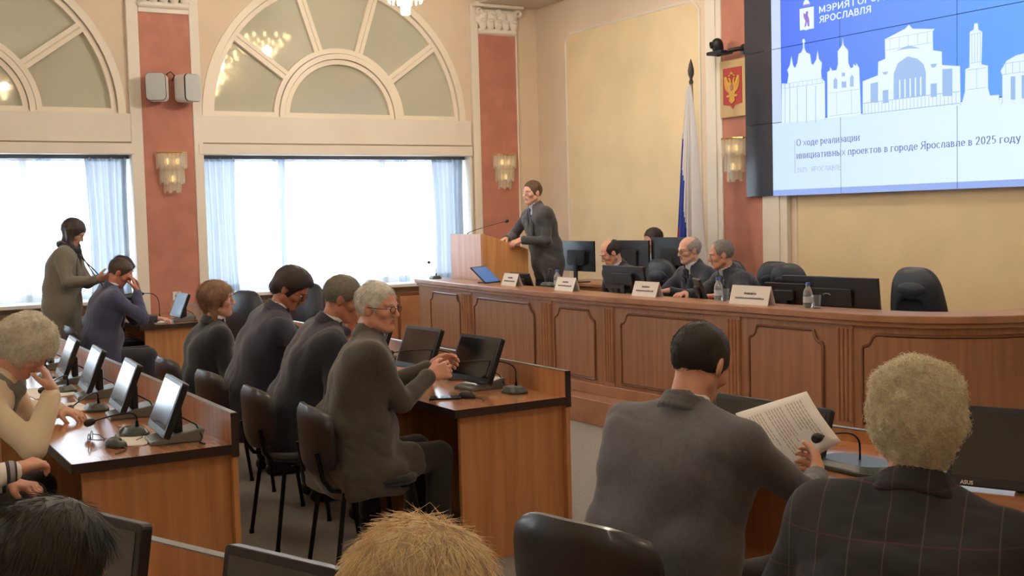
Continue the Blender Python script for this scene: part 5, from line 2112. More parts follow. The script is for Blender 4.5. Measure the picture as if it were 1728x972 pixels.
GD = 'black monitors on the stage'
big_monitor((4.40, -1.86, 0.955), R(176), 'black monitor on the presidium desk in front of the balding man', 0.64, 0.20, 8, 0.055, GD)
big_monitor((6.64, -1.78, 0.955), R(184), 'wide black monitor with a small badge beside the empty armchair', 0.82, 0.25, 6, -0.02, GD, logo=True)
big_monitor((5.55, -1.98, 0.955), R(150), 'small black tilted monitor before the bald man with glasses', 0.30, 0.17, 20, 0.03, GD)
big_monitor((6.30, -1.86, 0.955), R(186), 'low black monitor behind the widest name plate', 0.36, 0.15, 10, 0.03, GD)
big_monitor((2.98, -2.0, 0.955), R(178), 'low dark monitor behind the first name plate', 0.36, 0.15, 20, 0.02, GD)
t = thing('tablet_stand', (2.46, -2.05, 1.0), R(118), 'tilted blue-screened tablet beside the lectern', 'tablet')
b = MB()
Tt = Matrix.Translation((0, 0, 0.0)) @ Matrix.Rotation(R(-48), 4, 'X')
b.box((-0.14, -0.006, 0.0), (0.14, 0.006, 0.235), 0, Tt)
b.build('tablet_case', M_BLACK, t, bevel=0.003)
b = MB()
b.box((-0.13, -0.0075, 0.012), (0.13, -0.006, 0.223), 0, Tt)
b.build('screen', mat('tablet_screen', (70, 100, 150), 0.15, emit=0.35), t)
b = MB()
b.box((-0.05, 0.02, 0.0), (0.05, 0.15, 0.012))
b.box((-0.02, 0.09, 0.012), (0.02, 0.10, 0.09))
b.build('stand', M_SILVER, t)
goose_mic((1.22, -2.05, 1.0), (1.02, -2.02, 1.17), 'short gooseneck microphone at the left end of the presidium desk', None, unit=True, rise=0.10)
goose_mic((3.34, -1.98, 1.0), (3.26, -1.90, 1.14), 'short gooseneck microphone behind the first name plate', None, unit=True, rise=0.08)

# executive chairs
ex0 = exec_chair_parts('dark leather high-backed armchair, empty, at the right end of the presidium desk')


def exec_chair(x, y, f, label, first=[True], z=PZ):
    c = ex0 if first[0] else copy_tree(ex0)
    first[0] = False
    c.location = (x, y, z)
    c.rotation_euler = (0, 0, R(f - 90))
    c['label'] = label


exec_chair(6.66, -1.22, -94, 'empty dark leather armchair right of the wide black monitor')
exec_chair(5.36, -1.20, -96, 'empty dark leather armchair between the grey-haired man and the wide monitor')
exec_chair(4.42, -0.98, -90, 'dark bluish leather armchair behind the bald man with glasses')
exec_chair(5.05, -1.02, -90, 'dark leather armchair behind the grey-haired man of the presidium')
exec_chair(3.62, -1.12, -90, 'dark leather armchair behind the balding dark-haired man')
for x_, y_, f_, l_ in ((1.50, -4.05, 115, 'black armchair on the floor below the window, left of the phone user'), (0.85, -3.15, 110, 'black armchair on the floor between the phone user and the presidium desk end')):
    exec_chair(x_, y_, f_, l_, z=0)

# clerk desk behind with its three monitors
t = thing('clerk_desk', (2.9, -0.62, PZ), 0, 'plain wooden desk behind the presidium carrying black monitors', 'desk')
b = MB()
b.box((-1.25, -0.28, 0.70), (1.15, 0.28, 0.73))
b.build('desktop', M_DAIST, t, bevel=0.003)
for x in (-1.20, 1.08):
    b = MB()
    b.box((x, -0.26, 0), (x + 0.025, 0.26, 0.70))
    b.build('side_panel', M_DAIS, t)
b = MB()
b.box((-1.2, -0.24, 0.25), (1.08, -0.22, 0.70))
b.build('front_panel', M_DAIS, t)
big_monitor((2.12, -0.80, PZ + 0.73), R(178), 'black monitor left of the balding man, on the clerk desk', 0.66, 0.32, 0, 0.12, GD)
big_monitor((2.98, -0.78, PZ + 0.73), R(180), 'black monitor directly behind the balding man, on the clerk desk', 0.70, 0.32, 0, 0.13, GD)
big_monitor((3.62, -0.72, PZ + 0.73), R(184), 'black monitor just left of the bald man, on the clerk desk', 0.60, 0.34, 0, 0.14, GD)

# ------------------------------------------------------------------ flag
t = thing('flag_on_pole', (3.52, -0.42, PZ), 0, 'white, blue and red national flag hanging furled from a dark-tipped pole', 'flag')
b = MB()
tipx, tipy, tipz = 0.0, 0.02, 2.95
lean = (-0.10, 0.0)
Pp = lambda z: (lean[0] * (z - 0.1) / 2.8 + 0.10, 0.02, z)
b.tube([Pp(0.05), Pp(2.70)], 0.016, 10)
b.build('pole', mat('pole_wood', (150, 120, 96), 0.4), t, smooth=True)
b = MB()
b.lathe([(0.018, 0), (0.022, 0.02), (0.012, 0.05), (0.028, 0.09), (0.030, 0.13), (0.018, 0.19), (0.002, 0.24)], 14, 0, Matrix.Translation(Pp(2.68)))
b.build('finial', mat('finial_dark', (50, 42, 40), 0.4), t, smooth=True)
b = MB()
b.lathe([(0.20, 0), (0.20, 0.03), (0.05, 0.05), (0.03, 0.12)], 20, 0, Matrix.Translation((0.10, 0.02, 0)))
b.build('pole_foot', M_BLACK, t, smooth=True)
V, F, MI = [], [], []
nu, nv = 64, 40
for j in range(nv + 1):
    v = j / nv                              # 0 at the top
    z = 2.66 - v * 2.02
    half = 0.020 + 0.20 * v ** 0.80 * (1 - 0.22 * v)
    cx, cy, _ = Pp(z)
    for i in range(nu + 1):
        u = i / nu
        a = u * 2 * math.pi * 4.5 + 1.6 * math.sin(v * 3) + 0.6
        x = cx + 0.02 - half * (1 - 1.88 * u) + 0.016 * v * math.cos(a * 1.3)
        y = cy - 0.03 - (0.012 + 0.055 * v) * (1 + math.sin(a)) - 0.06 * v * math.sin(u * math.pi)
        V.append((x, y, z - 0.10 * v * u * 0))
for j in range(nv):
    for i in range(nu):
        a = j * (nu + 1) + i
        F.append((a, a + nu + 1, a + nu + 2, a + 1))
        u, v = (i + 0.5) / nu, (j + 0.5) / nv
        # the furled cloth shows the blue band along its left fold and the red band under it
        bl = 0.22 + 0.90 * u + 0.015 * math.sin(u * 30)
        rd = 0.66 + 1.0 * u
        MI.append(2 if v > rd else (1 if v > bl else 0))
flm = [mat('flag_white', (222, 220, 222), 0.8), mat('flag_blue', (44, 66, 160), 0.8), mat('flag_red', (178, 48, 52), 0.8)]
me = mesh_np('flag_cloth', V, F, flm, MI, True)
fl = link('flag_cloth', me, t)
so = fl.modifiers.new('thickness', 'SOLIDIFY')
so.thickness = 0.004

# ------------------------------------------------------------------ coat of arms plaque
t = thing('coat_of_arms_plaque', (3.655, WS - 0.035, 2.84), 0, 'framed red plaque with a golden double-headed eagle beside the video wall', 'plaque')
TV = Matrix(((1, 0, 0, 0), (0, 0, -1, 0), (0, 1, 0, 0), (0, 0, 0, 1)))      # polygon xy -> wall plane, extrude towards the hall
b = MB()
b.box((-0.19, -0.03, -0.28), (0.19, 0, 0.28))
b.build('plaque_frame', mat('plaque_gold_frame', (196, 170, 120), 0.45, var=0.05, vscale=8), t, bevel=0.008)
b = MB()
b.prism([(-0.135, 0.20), (-0.135, -0.15), (-0.03, -0.165), (0, -0.20), (0.03, -0.165), (0.135, -0.15), (0.135, 0.20)], 0.030, 0.036, 0, TV)
rf_ = b.build('red_field', mat('plaque_red', (172, 58, 60), 0.6), t, bevel=0.002)
b = MB()
half = [(0, 0.03), (0.012, 0.055), (0.018, 0.09), (0.030, 0.105), (0.048, 0.100), (0.052, 0.090), (0.036, 0.088), (0.034, 0.070), (0.040, 0.050),
        (0.060, 0.075), (0.078, 0.115), (0.090, 0.120), (0.104, 0.110), (0.108, 0.070), (0.100, 0.020), (0.084, -0.012), (0.066, -0.030),
        (0.048, -0.036), (0.040, -0.060), (0.074, -0.064), (0.082, -0.078), (0.050, -0.086), (0.034, -0.080), (0.044, -0.120), (0.022, -0.136), (0.0, -0.150)]
poly = [(x, z) for x, z in half] + [(-x, z) for x, z in half[-2:0:-1]]
b.prism(poly[::-1], 0.036, 0.044, 0, TV)
for x, z, r in ((0, 0.135, 0.020), (-0.034, 0.118, 0.013), (0.034, 0.118, 0.013)):
    b.prism([(x - r, z), (x + r, z), (x + r, z + r * 0.9), (x + r * .5, z + r * .5), (x, z + r * 1.5), (x - r * .5, z + r * .5), (x - r, z + r * 0.9)], 0.036, 0.046, 0, TV)
for sx in (-1, 1):
    for q in range(5):
        x0 = sx * (0.062 + 0.009 * q)
        z0 = -0.016 + 0.02 * q
        b.tube([TV @ Vector((x0, z0, 0.045)), TV @ Vector((x0 + sx * 0.012 * (q / 4), z0 + 0.055, 0.045))], 0.003, 6)
b.build('golden_eagle', mat('plaque_gold', (214, 172, 84), 0.4, metal=0.3), rf_)
b = MB()
b.prism([(-0.020, 0.035), (-0.020, -0.012), (0, -0.026), (0.020, -0.012), (0.020, 0.035)], 0.044, 0.048, 0, TV)
b.build('breast_shield', mat('plaque_red2', (190, 120, 120), 0.6), t)


# ------------------------------------------------------------------ camera on the wall
t = thing('conference_camera', (3.60, WS - 0.05, 3.22), R(0), 'black remote conference camera on a wall bracket above the plaque', 'camera')
b = MB()
b.tube([(0.20, 0.0, -0.02), (0.19, -0.06, -0.02), (0.10, -0.10, -0.03)], 0.022, 10)
b.lathe([(0.05, 0), (0.05, 0.02), (0.03, 0.03)], 16, 0, Matrix.Translation((0.20, 0.015, -0.02)) @ Matrix.Rotation(R(90), 4, 'X'))
b.build('wall_bracket', M_BLACK, t, smooth=True)
b = MB()
b.box((-0.12, -0.20, -0.055), (0.10, -0.04, -0.02))
b.build('camera_base', M_BLACKM, t, bevel=0.012)
s = Sdf()
s.el((-0.03, -0.13, 0.045), (0.055, 0.06, 0.065), k=0.01)
s.rc((-0.03, -0.12, 0.0), (-0.03, -0.12, -0.02), 0.055, 0.05, k=0.02)
make_part('camera_head', s, 0.006, [M_BLACK], t)
b = MB()
b.lathe([(0.034, 0), (0.034, 0.03), (0.024, 0.03), (0.022, 0.024)], 18, 0, Matrix.Translation((-0.045, -0.165, 0.045)) @ Matrix.Rotation(R(100), 4, 'X') @ Matrix.Rotation(R(-20), 4, 'Y'))
b.build('lens', M_SCREEN, t, smooth=True)


# ------------------------------------------------------------------ crystal sconces
def sconce(T, label):
    t = thing('wall_sconce', (0, 0, 0), 0, label, 'wall lamp', 'crystal wall sconces on the terracotta pilasters')
    t.matrix_world = T
    # local: wall plane y=0, hall side +y, z up; the origin is at the top
    b = MB()
    b.box((-0.07, 0.0, -0.34), (0.07, 0.015, -0.02))
    b.tube([(-0.15, 0.06, -0.03), (-0.08, 0.12, -0.03), (0, 0.14, -0.03), (0.08, 0.12, -0.03), (0.15, 0.06, -0.03), (0.15, 0.0, -0.03)], 0.008, 8)
    b.tube([(-0.15, 0.06, -0.03), (-0.15, 0.0, -0.03)], 0.008, 8)
    b.tube([(-0.08, 0.06, -0.21), (0, 0.10, -0.21), (0.08, 0.06, -0.21)], 0.006, 8)
    bf = b.build('brass_frame', M_BRASS, t, smooth=False)
    for tier, (n, rx, ry, zt, zb) in enumerate(((11, 0.155, 0.12, -0.02, -0.20), (9, 0.125, 0.10, -0.06, -0.36), (7, 0.085, 0.08, -0.18, -0.45))):
        for i in range(n):
            a = R(8) + (math.pi - R(16)) * i / (n - 1)
            x, y = rx * math.cos(a), ry * math.sin(a) + 0.01
            Tm = Matrix.Translation((x, y, 0)) @ Matrix.Rotation(math.atan2(math.sin(a), math.cos(a)) - R(90), 4, 'Z')
            b = MB()
            b.prism([(-0.019, -0.006), (0.019, -0.006), (0.019, 0.003), (0, 0.010), (-0.019, 0.003)], zb + 0.02 * (i % 2), zt, 0, Tm)
            b.build('crystal_rod', M_CRYSTAL, bf)
    b = MB()
    for x_, z in ((-0.05, -0.12), (0.05, -0.12), (0, -0.30)):
        b.sphere((x_, 0.055, z), (0.016, 0.016, 0.035), 10)
    b.build('lamp_bulb', mat('bulb_warm', (255, 220, 150), 0.3, emit=1.1), t, smooth=True)
    return t


def on_left(y, z):
    return Matrix.Translation((0.03, y, z)) @ Matrix.Rotation(R(-90), 4, 'Z')


sconce(on_left(-4.50, 2.43), 'tiered crystal sconce under the loudspeakers on the pilaster between the windows')
sconce(on_left(-0.46, 2.43), 'tiered crystal sconce on the corner pilaster above the speaker\'s head')
sconce(Matrix.Translation((3.67, WS - 0.035, 2.38)) @ Matrix.Rotation(R(180), 4, 'Z'), 'tiered crystal sconce below the eagle plaque beside the video wall')

# ------------------------------------------------------------------ loudspeakers
for sg, l in ((-1, 'white loudspeaker, left one of the pair on the terracotta pilaster'), (1, 'white loudspeaker, right one of the pair on the terracotta pilaster')):
    t = thing('loudspeaker', (0.17, -4.49 + sg * 0.155, 3.06), R(-90 + sg * 24), l, 'loudspeaker', 'white loudspeakers on the pilaster')
    b = MB()
    TVs = Matrix(((1, 0, 0, 0), (0, 0, 1, 0), (0, 1, 0, 0), (0, 0, 0, 1)))
    rp_ = rrect(0.20, 0.28, 0.045, 6)
    b.prism([(x, y) for x, y in rp_][::-1], -0.09, 0.075, 0, TVs, [(x, y) for x, y in rp_][::-1])
    cb = b.build('speaker_cabinet', M_WHITEP, t, bevel=0.012, seg=3)
    b = MB()
    b.prism(rrect(0.204, 0.284, 0.046, 6)[::-1], 0.075, 0.083, 0, TVs)
    b.build('dark_gasket', M_BLACKM, cb)
    b = MB()
    b.prism(rrect(0.196, 0.276, 0.042, 6)[::-1], 0.083, 0.096, 0, TVs)
    b.build('grille', mat('grille_grey', (196, 204, 204), 0.7, bump=0.4, bscale=600), cb, bevel=0.006)
    b = MB()
    b.tube([(0, -0.08, 0), (-sg * 0.03, -0.12, 0.0), (-sg * 0.05, -0.15, 0)], 0.012, 8)
    b.build('bracket', M_BLACK, t, smooth=True)
t = thing('speaker_cable', (0.03, -4.48, 3.17), 0, 'short dark cable loop above the pair of loudspeakers', 'cable')
b = MB()
b.tube([(0.0, 0.03, -0.02), (0.05, 0.04, 0.03), (0.06, 0.0, 0.065), (0.06, -0.04, 0.04), (0.03, -0.04, -0.03)], 0.006, 8)
b.build('cable', M_BLACK, t, smooth=True)
t = thing('power_socket', (0.030, -4.50, 0.90), 0, 'small white power socket low on the terracotta pilaster', 'socket')
b = MB()
b.box((0, -0.045, -0.045), (0.012, 0.045, 0.045))
b.build('face_plate', M_WHITEP, t, bevel=0.004)
b = MB()
b.lathe([(0.022, 0), (0.022, 0.004), (0.02, 0.004)], 16, 0, Matrix.Translation((0.011, 0, 0)) @ Matrix.Rotation(R(90), 4, 'Y'))
b.build('socket_insert', M_SILVER, t)


# ------------------------------------------------------------------ chandeliers
def chandelier_parts(label):
    t = thing('chandelier', (0, 0, 0), 0, label, 'chandelier', 'crystal chandeliers')
    # origin at the bottom tip
    b = MB()
    b.tube([(0, 0, 0.30), (0, 0, 1.2)], 0.012, 8)
    b.build('suspension_rod', M_BRASS, t, smooth=True)
    b = MB()
    b.lathe([(0.035, -0.075), (0.042, -0.07), (0.045, 0.0), (0.06, 0.012), (0.065, 0.08), (0.05, 0.085)], 20)
    b.build('bottom_cup', M_BULB, t, smooth=True)
    b = MB()
    for r_, z in ((0.14, 0.10), (0.24, 0.20), (0.34, 0.32)):
        b.tube([(r_ * math.cos(a), r_ * math.sin(a), z) for a in [2 * math.pi * i / 24 for i in range(24)]], 0.008, 6, closed=True)
    rg = b.build('brass_rings', M_BRASS, t)
    for k, (n, r_, z) in enumerate(((6, 0.13, 0.12), (9, 0.23, 0.22), (12, 0.33, 0.34))):
        for i in range(n):
            a = 2 * math.pi * i / n + k
            b = MB()
            x, y = r_ * math.cos(a), r_ * math.sin(a)
            b.sphere((x, y, z + 0.03), (0.022, 0.022, 0.04), 10)
            b.build('lamp_bulb', M_BULB, t, smooth=True)
    for k, (n, r_, zt, zb) in enumerate(((16, 0.15, 0.15, 0.03), (24, 0.25, 0.25, 0.10), (32, 0.35, 0.38, 0.20))):
        for i in range(n):
            a = 2 * math.pi * i / n
            b = MB()
            b.prism([(-0.012, -0.004), (0.012, -0.004), (0.0, 0.006)], zb, zt, 0, Matrix.Translation((r_ * math.cos(a), r_ * math.sin(a), 0)) @ Matrix.Rotation(a - R(90), 4, 'Z'))
            b.build('crystal_drop', M_CRYSTAL, rg)
    return t


cl = ['bright crystal chandelier at the top edge above the centre window', 'bright crystal chandelier above the presidium', 'bright crystal chandelier above the right end of the presidium',
      'unseen crystal chandelier added for warm fill above the centre bench', 'unseen crystal chandelier added for warm fill above the right bench', 'unseen crystal chandelier added for warm fill at the back right', 'unseen crystal chandelier added for warm fill at the back left']
c0 = chandelier_parts(cl[0])
for i, (x, y, z) in enumerate(CHANDELIERS):
    c = c0 if i == 0 else copy_tree(c0)
    c.location = (x, y, z)
    c['label'] = cl[i]
    for ch in c.children:
        if ch.name.startswith('suspension_rod') and i:
            pass
    light('chandelier_glow', 'POINT', (x, y, z + 0.16), LAMP_WS[i], WARM, 0.06)

# ------------------------------------------------------------------ people
# speaker at the lectern
person((1.98, -1.10), (1.97, -1.27, 1.885), -92, 'person in a dark grey suit standing at the wooden lectern and speaking', hy=-82, hp=4, stand=True, base=PZ,
       rh=dict(w=(1.80, -1.50, 1.41), d=(0.35, -0.85, -0.15), n=(0.3, -0.2, -1), c=0.5, hint=(0.9, -0.3, -0.5)),
       lh=dict(w=(2.00, -1.43, 1.40), d=(-0.25, -0.9, -0.28), n=(-0.4, 0.1, -1), c=0.75, hint=(-0.5, -0.5, -0.9)),
       hair='short', hcol=(92, 66, 48), skinc=(220, 170, 146), suit=(70, 72, 76), legs=(30, 32, 40), shirt=(188, 198, 222), tie=(48, 58, 100), girth=1.05, sc=1.04)
# presidium, left to right
person((3.62, -1.18), (3.62, -1.46, 1.285), -90, 'person with balding dark hair in a black suit reading behind the second name plate', hy=-112, hp=28, base=PZ,
       hair='fringe', hcol=(52, 44, 42), skinc=(218, 168, 146), suit=(34, 35, 40), shirt=(206, 210, 222), tie=(40, 42, 60), vox=0.007)
person((4.50, -1.06), (4.47, -1.24, 1.31), -92, 'bald person with glasses in a dark blue suit behind the third name plate', hy=-100, hp=6, base=PZ,
       lh=dict(w=(4.66, -1.62, 0.99), d=(-0.5, -0.8, 0), n=(0, 0, -1), c=0.4), rh=dict(w=(4.36, -1.62, 0.99), d=(0.3, -0.9, 0), n=(0, 0, -1), c=0.4),
       hair='fringe', hcol=(176, 168, 160), skinc=(224, 178, 156), suit=(44, 50, 66), shirt=(222, 222, 230), tie=(48, 40, 50), glasses=True, girth=1.1, vox=0.007)
person((5.08, -1.10), (5.02, -1.36, 1.285), -98, 'grey-haired person in a dark suit leaning left behind the widest name plate', hy=-118, hp=10, base=PZ,
       lh=dict(w=(5.40, -1.72, 0.99), d=(-0.6, -0.7, 0), n=(0, 0, -1), c=0.5), rh=dict(w=(5.02, -1.74, 0.99), d=(0.3, -0.9, 0), n=(0, 0, -1), c=0.4),
       hair='thin', hcol=(130, 126, 124), skinc=(214, 158, 136), suit=(46, 50, 62), shirt=(200, 200, 216), tie=(96, 92, 124), girth=1.1, vox=0.007)
person((3.05, -0.42), (3.02, -0.50, 1.37), -90, 'person with dark hair half hidden behind the clerk desk monitors', hy=-95, hp=16, base=PZ,
       hair='short', hcol=(48, 40, 38), skinc=(218, 168, 146), suit=(40, 40, 46), vox=0.009, detail=False)

# standing woman by the left window
wm = person((1.52, -5.90), (1.55, -5.78, 1.60), 60, 'woman with long dark hair and olive grey coat standing with a phone', hy=58, hp=30, stand=True,
            rh=dict(w=(1.86, -5.66, 1.19), d=(0.35, 0.9, 0.25), n=(-0.7, 0.2, 0.6), c=0.7, hint=(0.5, -0.5, -1)),
            lh=dict(w=(1.66, -5.56, 1.20), d=(0.75, 0.45, 0.15), n=(0.3, -0.2, 0.9), c=0.7, hint=(-0.5, -0.3, -1)),
            hair='long', hcol=(62, 52, 50), skinc=(202, 160, 142), suit=(112, 108, 96), legs=(34, 36, 48), shirt=(44, 44, 58), open_coat=True, shoulders=0.165, sc=0.96, scarf=(48, 46, 54), vox=0.0075, girth=0.95)
t = thing('smartphone', (1.93, -5.50, 1.27), R(40), 'dark smartphone held up by the standing woman in the coat', 'phone')
b = MB()
b.prism(rrect(0.075, 0.155, 0.012), -0.004, 0.004, 0, Matrix.Rotation(R(-40), 4, 'Y') @ Matrix.Rotation(R(25), 4, 'X'))
b.build('phone_case', M_BLACK, t, bevel=0.002)
t = thing('photo_camera', (1.80, -5.52, 1.02), R(10), 'black photo camera with a long lens hanging at the standing woman\'s waist', 'camera')
b = MB()
b.box((-0.07, -0.04, -0.05), (0.07, 0.04, 0.05))
b.prism([(-0.03, 0.05), (0.03, 0.05), (0.02, 0.075), (-0.02, 0.075)][::1], -0.03, 0.03, 0, Matrix(((1, 0, 0, 0), (0, 0, 1, 0), (0, 1, 0, 0), (0, 0, 0, 1))))
b.build('camera_body', M_BLACKM, t, bevel=0.008)
b = MB()
b.lathe([(0.034, 0.0), (0.036, 0.05), (0.033, 0.06), (0.040, 0.12), (0.040, 0.15), (0.034, 0.15), (0.032, 0.14)], 20, 0, Matrix.Translation((0, 0.035, -0.005)) @ Matrix.Rotation(R(-90), 4, 'X'))
b.build('lens', M_BLACK, t, smooth=True)
b = MB()
b.tube([(-0.07, 0, 0.03), (-0.12, -0.12, 0.22), (-0.16, -0.20, 0.38), (-0.10, -0.26, 0.40), (0.02, -0.16, 0.25), (0.07, 0, 0.03)], 0.006, 6)
b.build('neck_strap', M_BLACK, t, smooth=True)

# navy man and the woman behind him at the short bench
person((1.92, -5.70), (2.02, -5.50, 1.245), 86, 'person in a navy suit with a hand over the face at the short bench', hy=70, hp=34,
       rh=dict(w=(2.09, -5.385, 1.085), d=(-0.05, -0.22, 1), n=(-0.3, -1, 0), c=0.35, hint=(0.3, 0.6, -1)),
       lh=dict(w=(1.98, -5.345, 1.07), d=(0.1, -0.2, 1), n=(0.2, -1, 0), c=0.35, hint=(-0.4, 0.6, -1)),
       hair='short', hcol=(72, 56, 48), skinc=(190, 128, 104), suit=(62, 66, 96), legs=(32, 34, 44), girth=1.15, shoulders=0.2, vox=0.0075, show_shirt=True)
person((1.20, -5.62), (1.48, -5.36, 1.25), 88, 'woman with long dark hair beyond the navy-suited man', hy=60, hp=25,
       rh=dict(w=(1.52, -5.08, 0.79), d=(0.6, 0.5, 0), n=(0, 0, -1), c=0.5), hair='bob', hcol=(46, 38, 38), skinc=(204, 156, 138), suit=(46, 48, 60), vox=0.0085, shoulders=0.16, sc=0.95)

# the four in the centre
person((4.96, -5.64), (5.00, -5.55, 1.16), 88, 'woman with a brown bob in a black jacket at the centre bench', hy=66, hp=-2,
       hair='bob', hcol=(136, 102, 78), hn=2200, skinc=(216, 166, 148), suit=(32, 34, 42), shoulders=0.165, sc=0.98, vox=0.0075, legs=(30, 30, 36))
p9 = person((5.80, -5.66), (5.99, -5.42, 1.265), 84, 'person with dark hair in a navy suit bending over a phone', hy=52, hp=36,
            rh=dict(w=(6.28, -5.20, 1.04), d=(0.0, 0.6, 0.8), n=(-0.5, -0.4, 0.6), c=0.8, hint=(0.9, -0.2, -0.9)),
            lh=dict(w=(6.08, -5.14, 0.98), d=(0.4, 0.4, 0.4), n=(0.3, -0.3, 0.8), c=0.6),
            hair='thick', hcol=(54, 48, 50), hn=2200, skinc=(186, 126, 104), suit=(48, 50, 68), glasses=True, girth=1.1, shoulders=0.195, hunch=0.5)
p10 = person((6.52, -5.66), (6.66, -5.38, 1.235), 82, 'person with short greyish hair between phone user and grey-haired man', hy=62, hp=22,
             hair='short', hcol=(128, 124, 110), hn=2200, skinc=(190, 134, 112), suit=(44, 46, 58), girth=1.15, shoulders=0.2, hunch=0.5)
p11 = person((7.34, -5.66), (7.36, -5.50, 1.235), 94, 'grey-haired person in glasses and olive grey suit at the centre bench end', hy=36, hp=4,
             rh=dict(w=(7.40, -5.26, 0.90), d=(0.1, 0.95, 0.25), n=(-0.9, 0.1, -0.3), c=0.75, hint=(0.35, -0.4, -1)),
             lh=dict(w=(7.10, -5.10, 0.90), d=(0.25, 0.8, 0.25), n=(0.7, -0.3, -0.4), c=0.6),
             hair='short', hcol=(206, 204, 196), hn=3500, skinc=(216, 160, 138), suit=(70, 66, 60), legs=(30, 29, 29), skirt_len=0.62, glasses=True, girth=1.28, shoulders=0.22, twist=-24,
             cuff=True, tie=None, vox=0.0055, hunch=0.4)

# left foreground
person((6.90, -7.38), (7.20, -7.02, 1.15), 72, 'woman with curly pale blond hair in a cream sweater, face in hand', hy=55, hp=42,
       rh=dict(w=(7.25, -6.93, 0.975), d=(-0.05, -0.30, 1), n=(-0.3, -1, 0.1), c=0.35, hint=(0.2, 0.5, -1)),
       lh=dict(w=(6.62, -6.80, 0.80), d=(0.7, 0.6, -0.15), n=(0, 0, -1), c=0.4),
       hair='curly', hcol=(255, 244, 226), hn=9000, hrad=0.0011, skinc=(218, 168, 146), suit=(236, 218, 186), suit_name='cream', suit_mat=cloth('cream_knit', (238, 222, 194), var=0.03, vscale=150), knit=True, collar=False, show_shirt=False, scarf=(126, 132, 124),
       shoulders=0.17, girth=1.1, sc=0.98, vox=0.0065, legs=(50, 46, 44), hunch=0.9)
stripe = bpy.data.materials.new('striped_knit')
stripe.use_nodes = True
nt = stripe.node_tree
bs = nt.nodes['Principled BSDF']
bs.inputs['Roughness'].default_value = 0.9
tc = nt.nodes.new('ShaderNodeTexCoord')
sx = nt.nodes.new('ShaderNodeSeparateXYZ')
ma = nt.nodes.new('ShaderNodeMath')
ma.operation = 'MULTIPLY'
ma.inputs[1].default_value = 15.0
mf = nt.nodes.new('ShaderNodeMath')
mf.operation = 'FRACT'
rp = nt.nodes.new('ShaderNodeValToRGB')
rp.color_ramp.interpolation = 'CONSTANT'
rp.color_ramp.elements[0].color = lin((226, 220, 214))
rp.color_ramp.elements[1].position = 0.42
rp.color_ramp.elements[1].color = lin((58, 54, 58))
e3 = rp.color_ramp.elements.new(0.62)
e3.color = lin((150, 146, 150))
e4 = rp.color_ramp.elements.new(0.88)
e4.color = lin((60, 56, 60))
nt.links.new(tc.outputs['Object'], sx.inputs['Vector'])
nt.links.new(sx.outputs['Y'], ma.inputs[0])
nt.links.new(ma.outputs[0], mf.inputs[0])
nt.links.new(mf.outputs[0], rp.inputs['Fac'])
nt.links.new(rp.outputs['Color'], bs.inputs['Base Color'])
person((7.95, -7.50), (7.92, -7.50, 1.18), 88, 'person in a black, white and grey striped top at the left edge', hy=80, hp=10,
       rh=dict(w=(7.84, -7.16, 0.78), d=(-0.25, 0.6, 0.1), n=(-0.2, 0, -1), c=0.8, hint=(0.3, -0.3, -1)),
       lh=dict(w=(7.68, -7.16, 0.70), d=(0.6, 0.6, -0.1), n=(0, 0, -1), c=0.7),
       hair='short', hcol=(80, 60, 50), skinc=(200, 144, 122), suit=(200, 196, 190), suit_mat=stripe, knit=True, collar=False, show_shirt=False, shoulders=0.165, vox=0.0065, legs=(34, 32, 34))
q1 = B0 + ub * 0.86 - nb_ * 0.755
q0 = B0 + ub * 0.91 - nb_ * 1.00
person((q0.x, q0.y), (q1.x, q1.y, 1.105), 112, 'person with dark hair at the bottom left corner, seen from behind', hy=118, hp=12,
       hair='thick', hcol=(44, 42, 34), hn=4500, hrad=0.0008, hl=0.05, skinc=(200, 150, 128), suit=(44, 44, 46), vox=0.0075, detail=False)
q1 = B0 + ub * 1.48 - nb_ * 0.60
q0 = B0 + ub * 1.48 - nb_ * 0.86
person((q0.x, q0.y), (q1.x, q1.y, 1.120), 112, 'person with fine blond hair at the bottom centre, seen from behind', hy=125, hp=14,
       hair='thick', hcol=(250, 218, 174), hn=11000, hrad=0.0007, hl=0.055, hcurl=0.02, skinc=(206, 156, 134), suit=(90, 84, 80), vox=0.0075, detail=False)

# right block
pg = person((9.66, -5.68), (9.63, -5.47, 1.185), 98, 'person with short black hair in a grey suit reading a printed sheet', hy=104, hp=30, hr=0,
            rh=dict(w=(9.74, -5.10, 0.815), d=(-0.75, 0.65, 0.25), n=(-0.5, -0.7, 0.2), c=0.9, hint=(0.8, -0.1, -0.8)),
            lh=dict(w=(9.36, -5.24, 0.80), d=(0.3, 0.9, 0.1), n=(0.6, -0.2, 0.4), c=0.8),
            hair='short', hcol=(34, 32, 30), hn=6000, hl=0.022, hrad=0.0009, skinc=(214, 160, 134), suit=(84, 84, 90), legs=(40, 38, 40), girth=1.22, shoulders=0.235, vox=0.0055, hunch=0.3)
plaid = bpy.data.materials.new('checked_tweed')
plaid.use_nodes = True
nt = plaid.node_tree
bs = nt.nodes['Principled BSDF']
bs.inputs['Roughness'].default_value = 0.92
tc = nt.nodes.new('ShaderNodeTexCoord')
sx = nt.nodes.new('ShaderNodeSeparateXYZ')
nt.links.new(tc.outputs['Object'], sx.inputs['Vector'])
prev = None
mixc = None
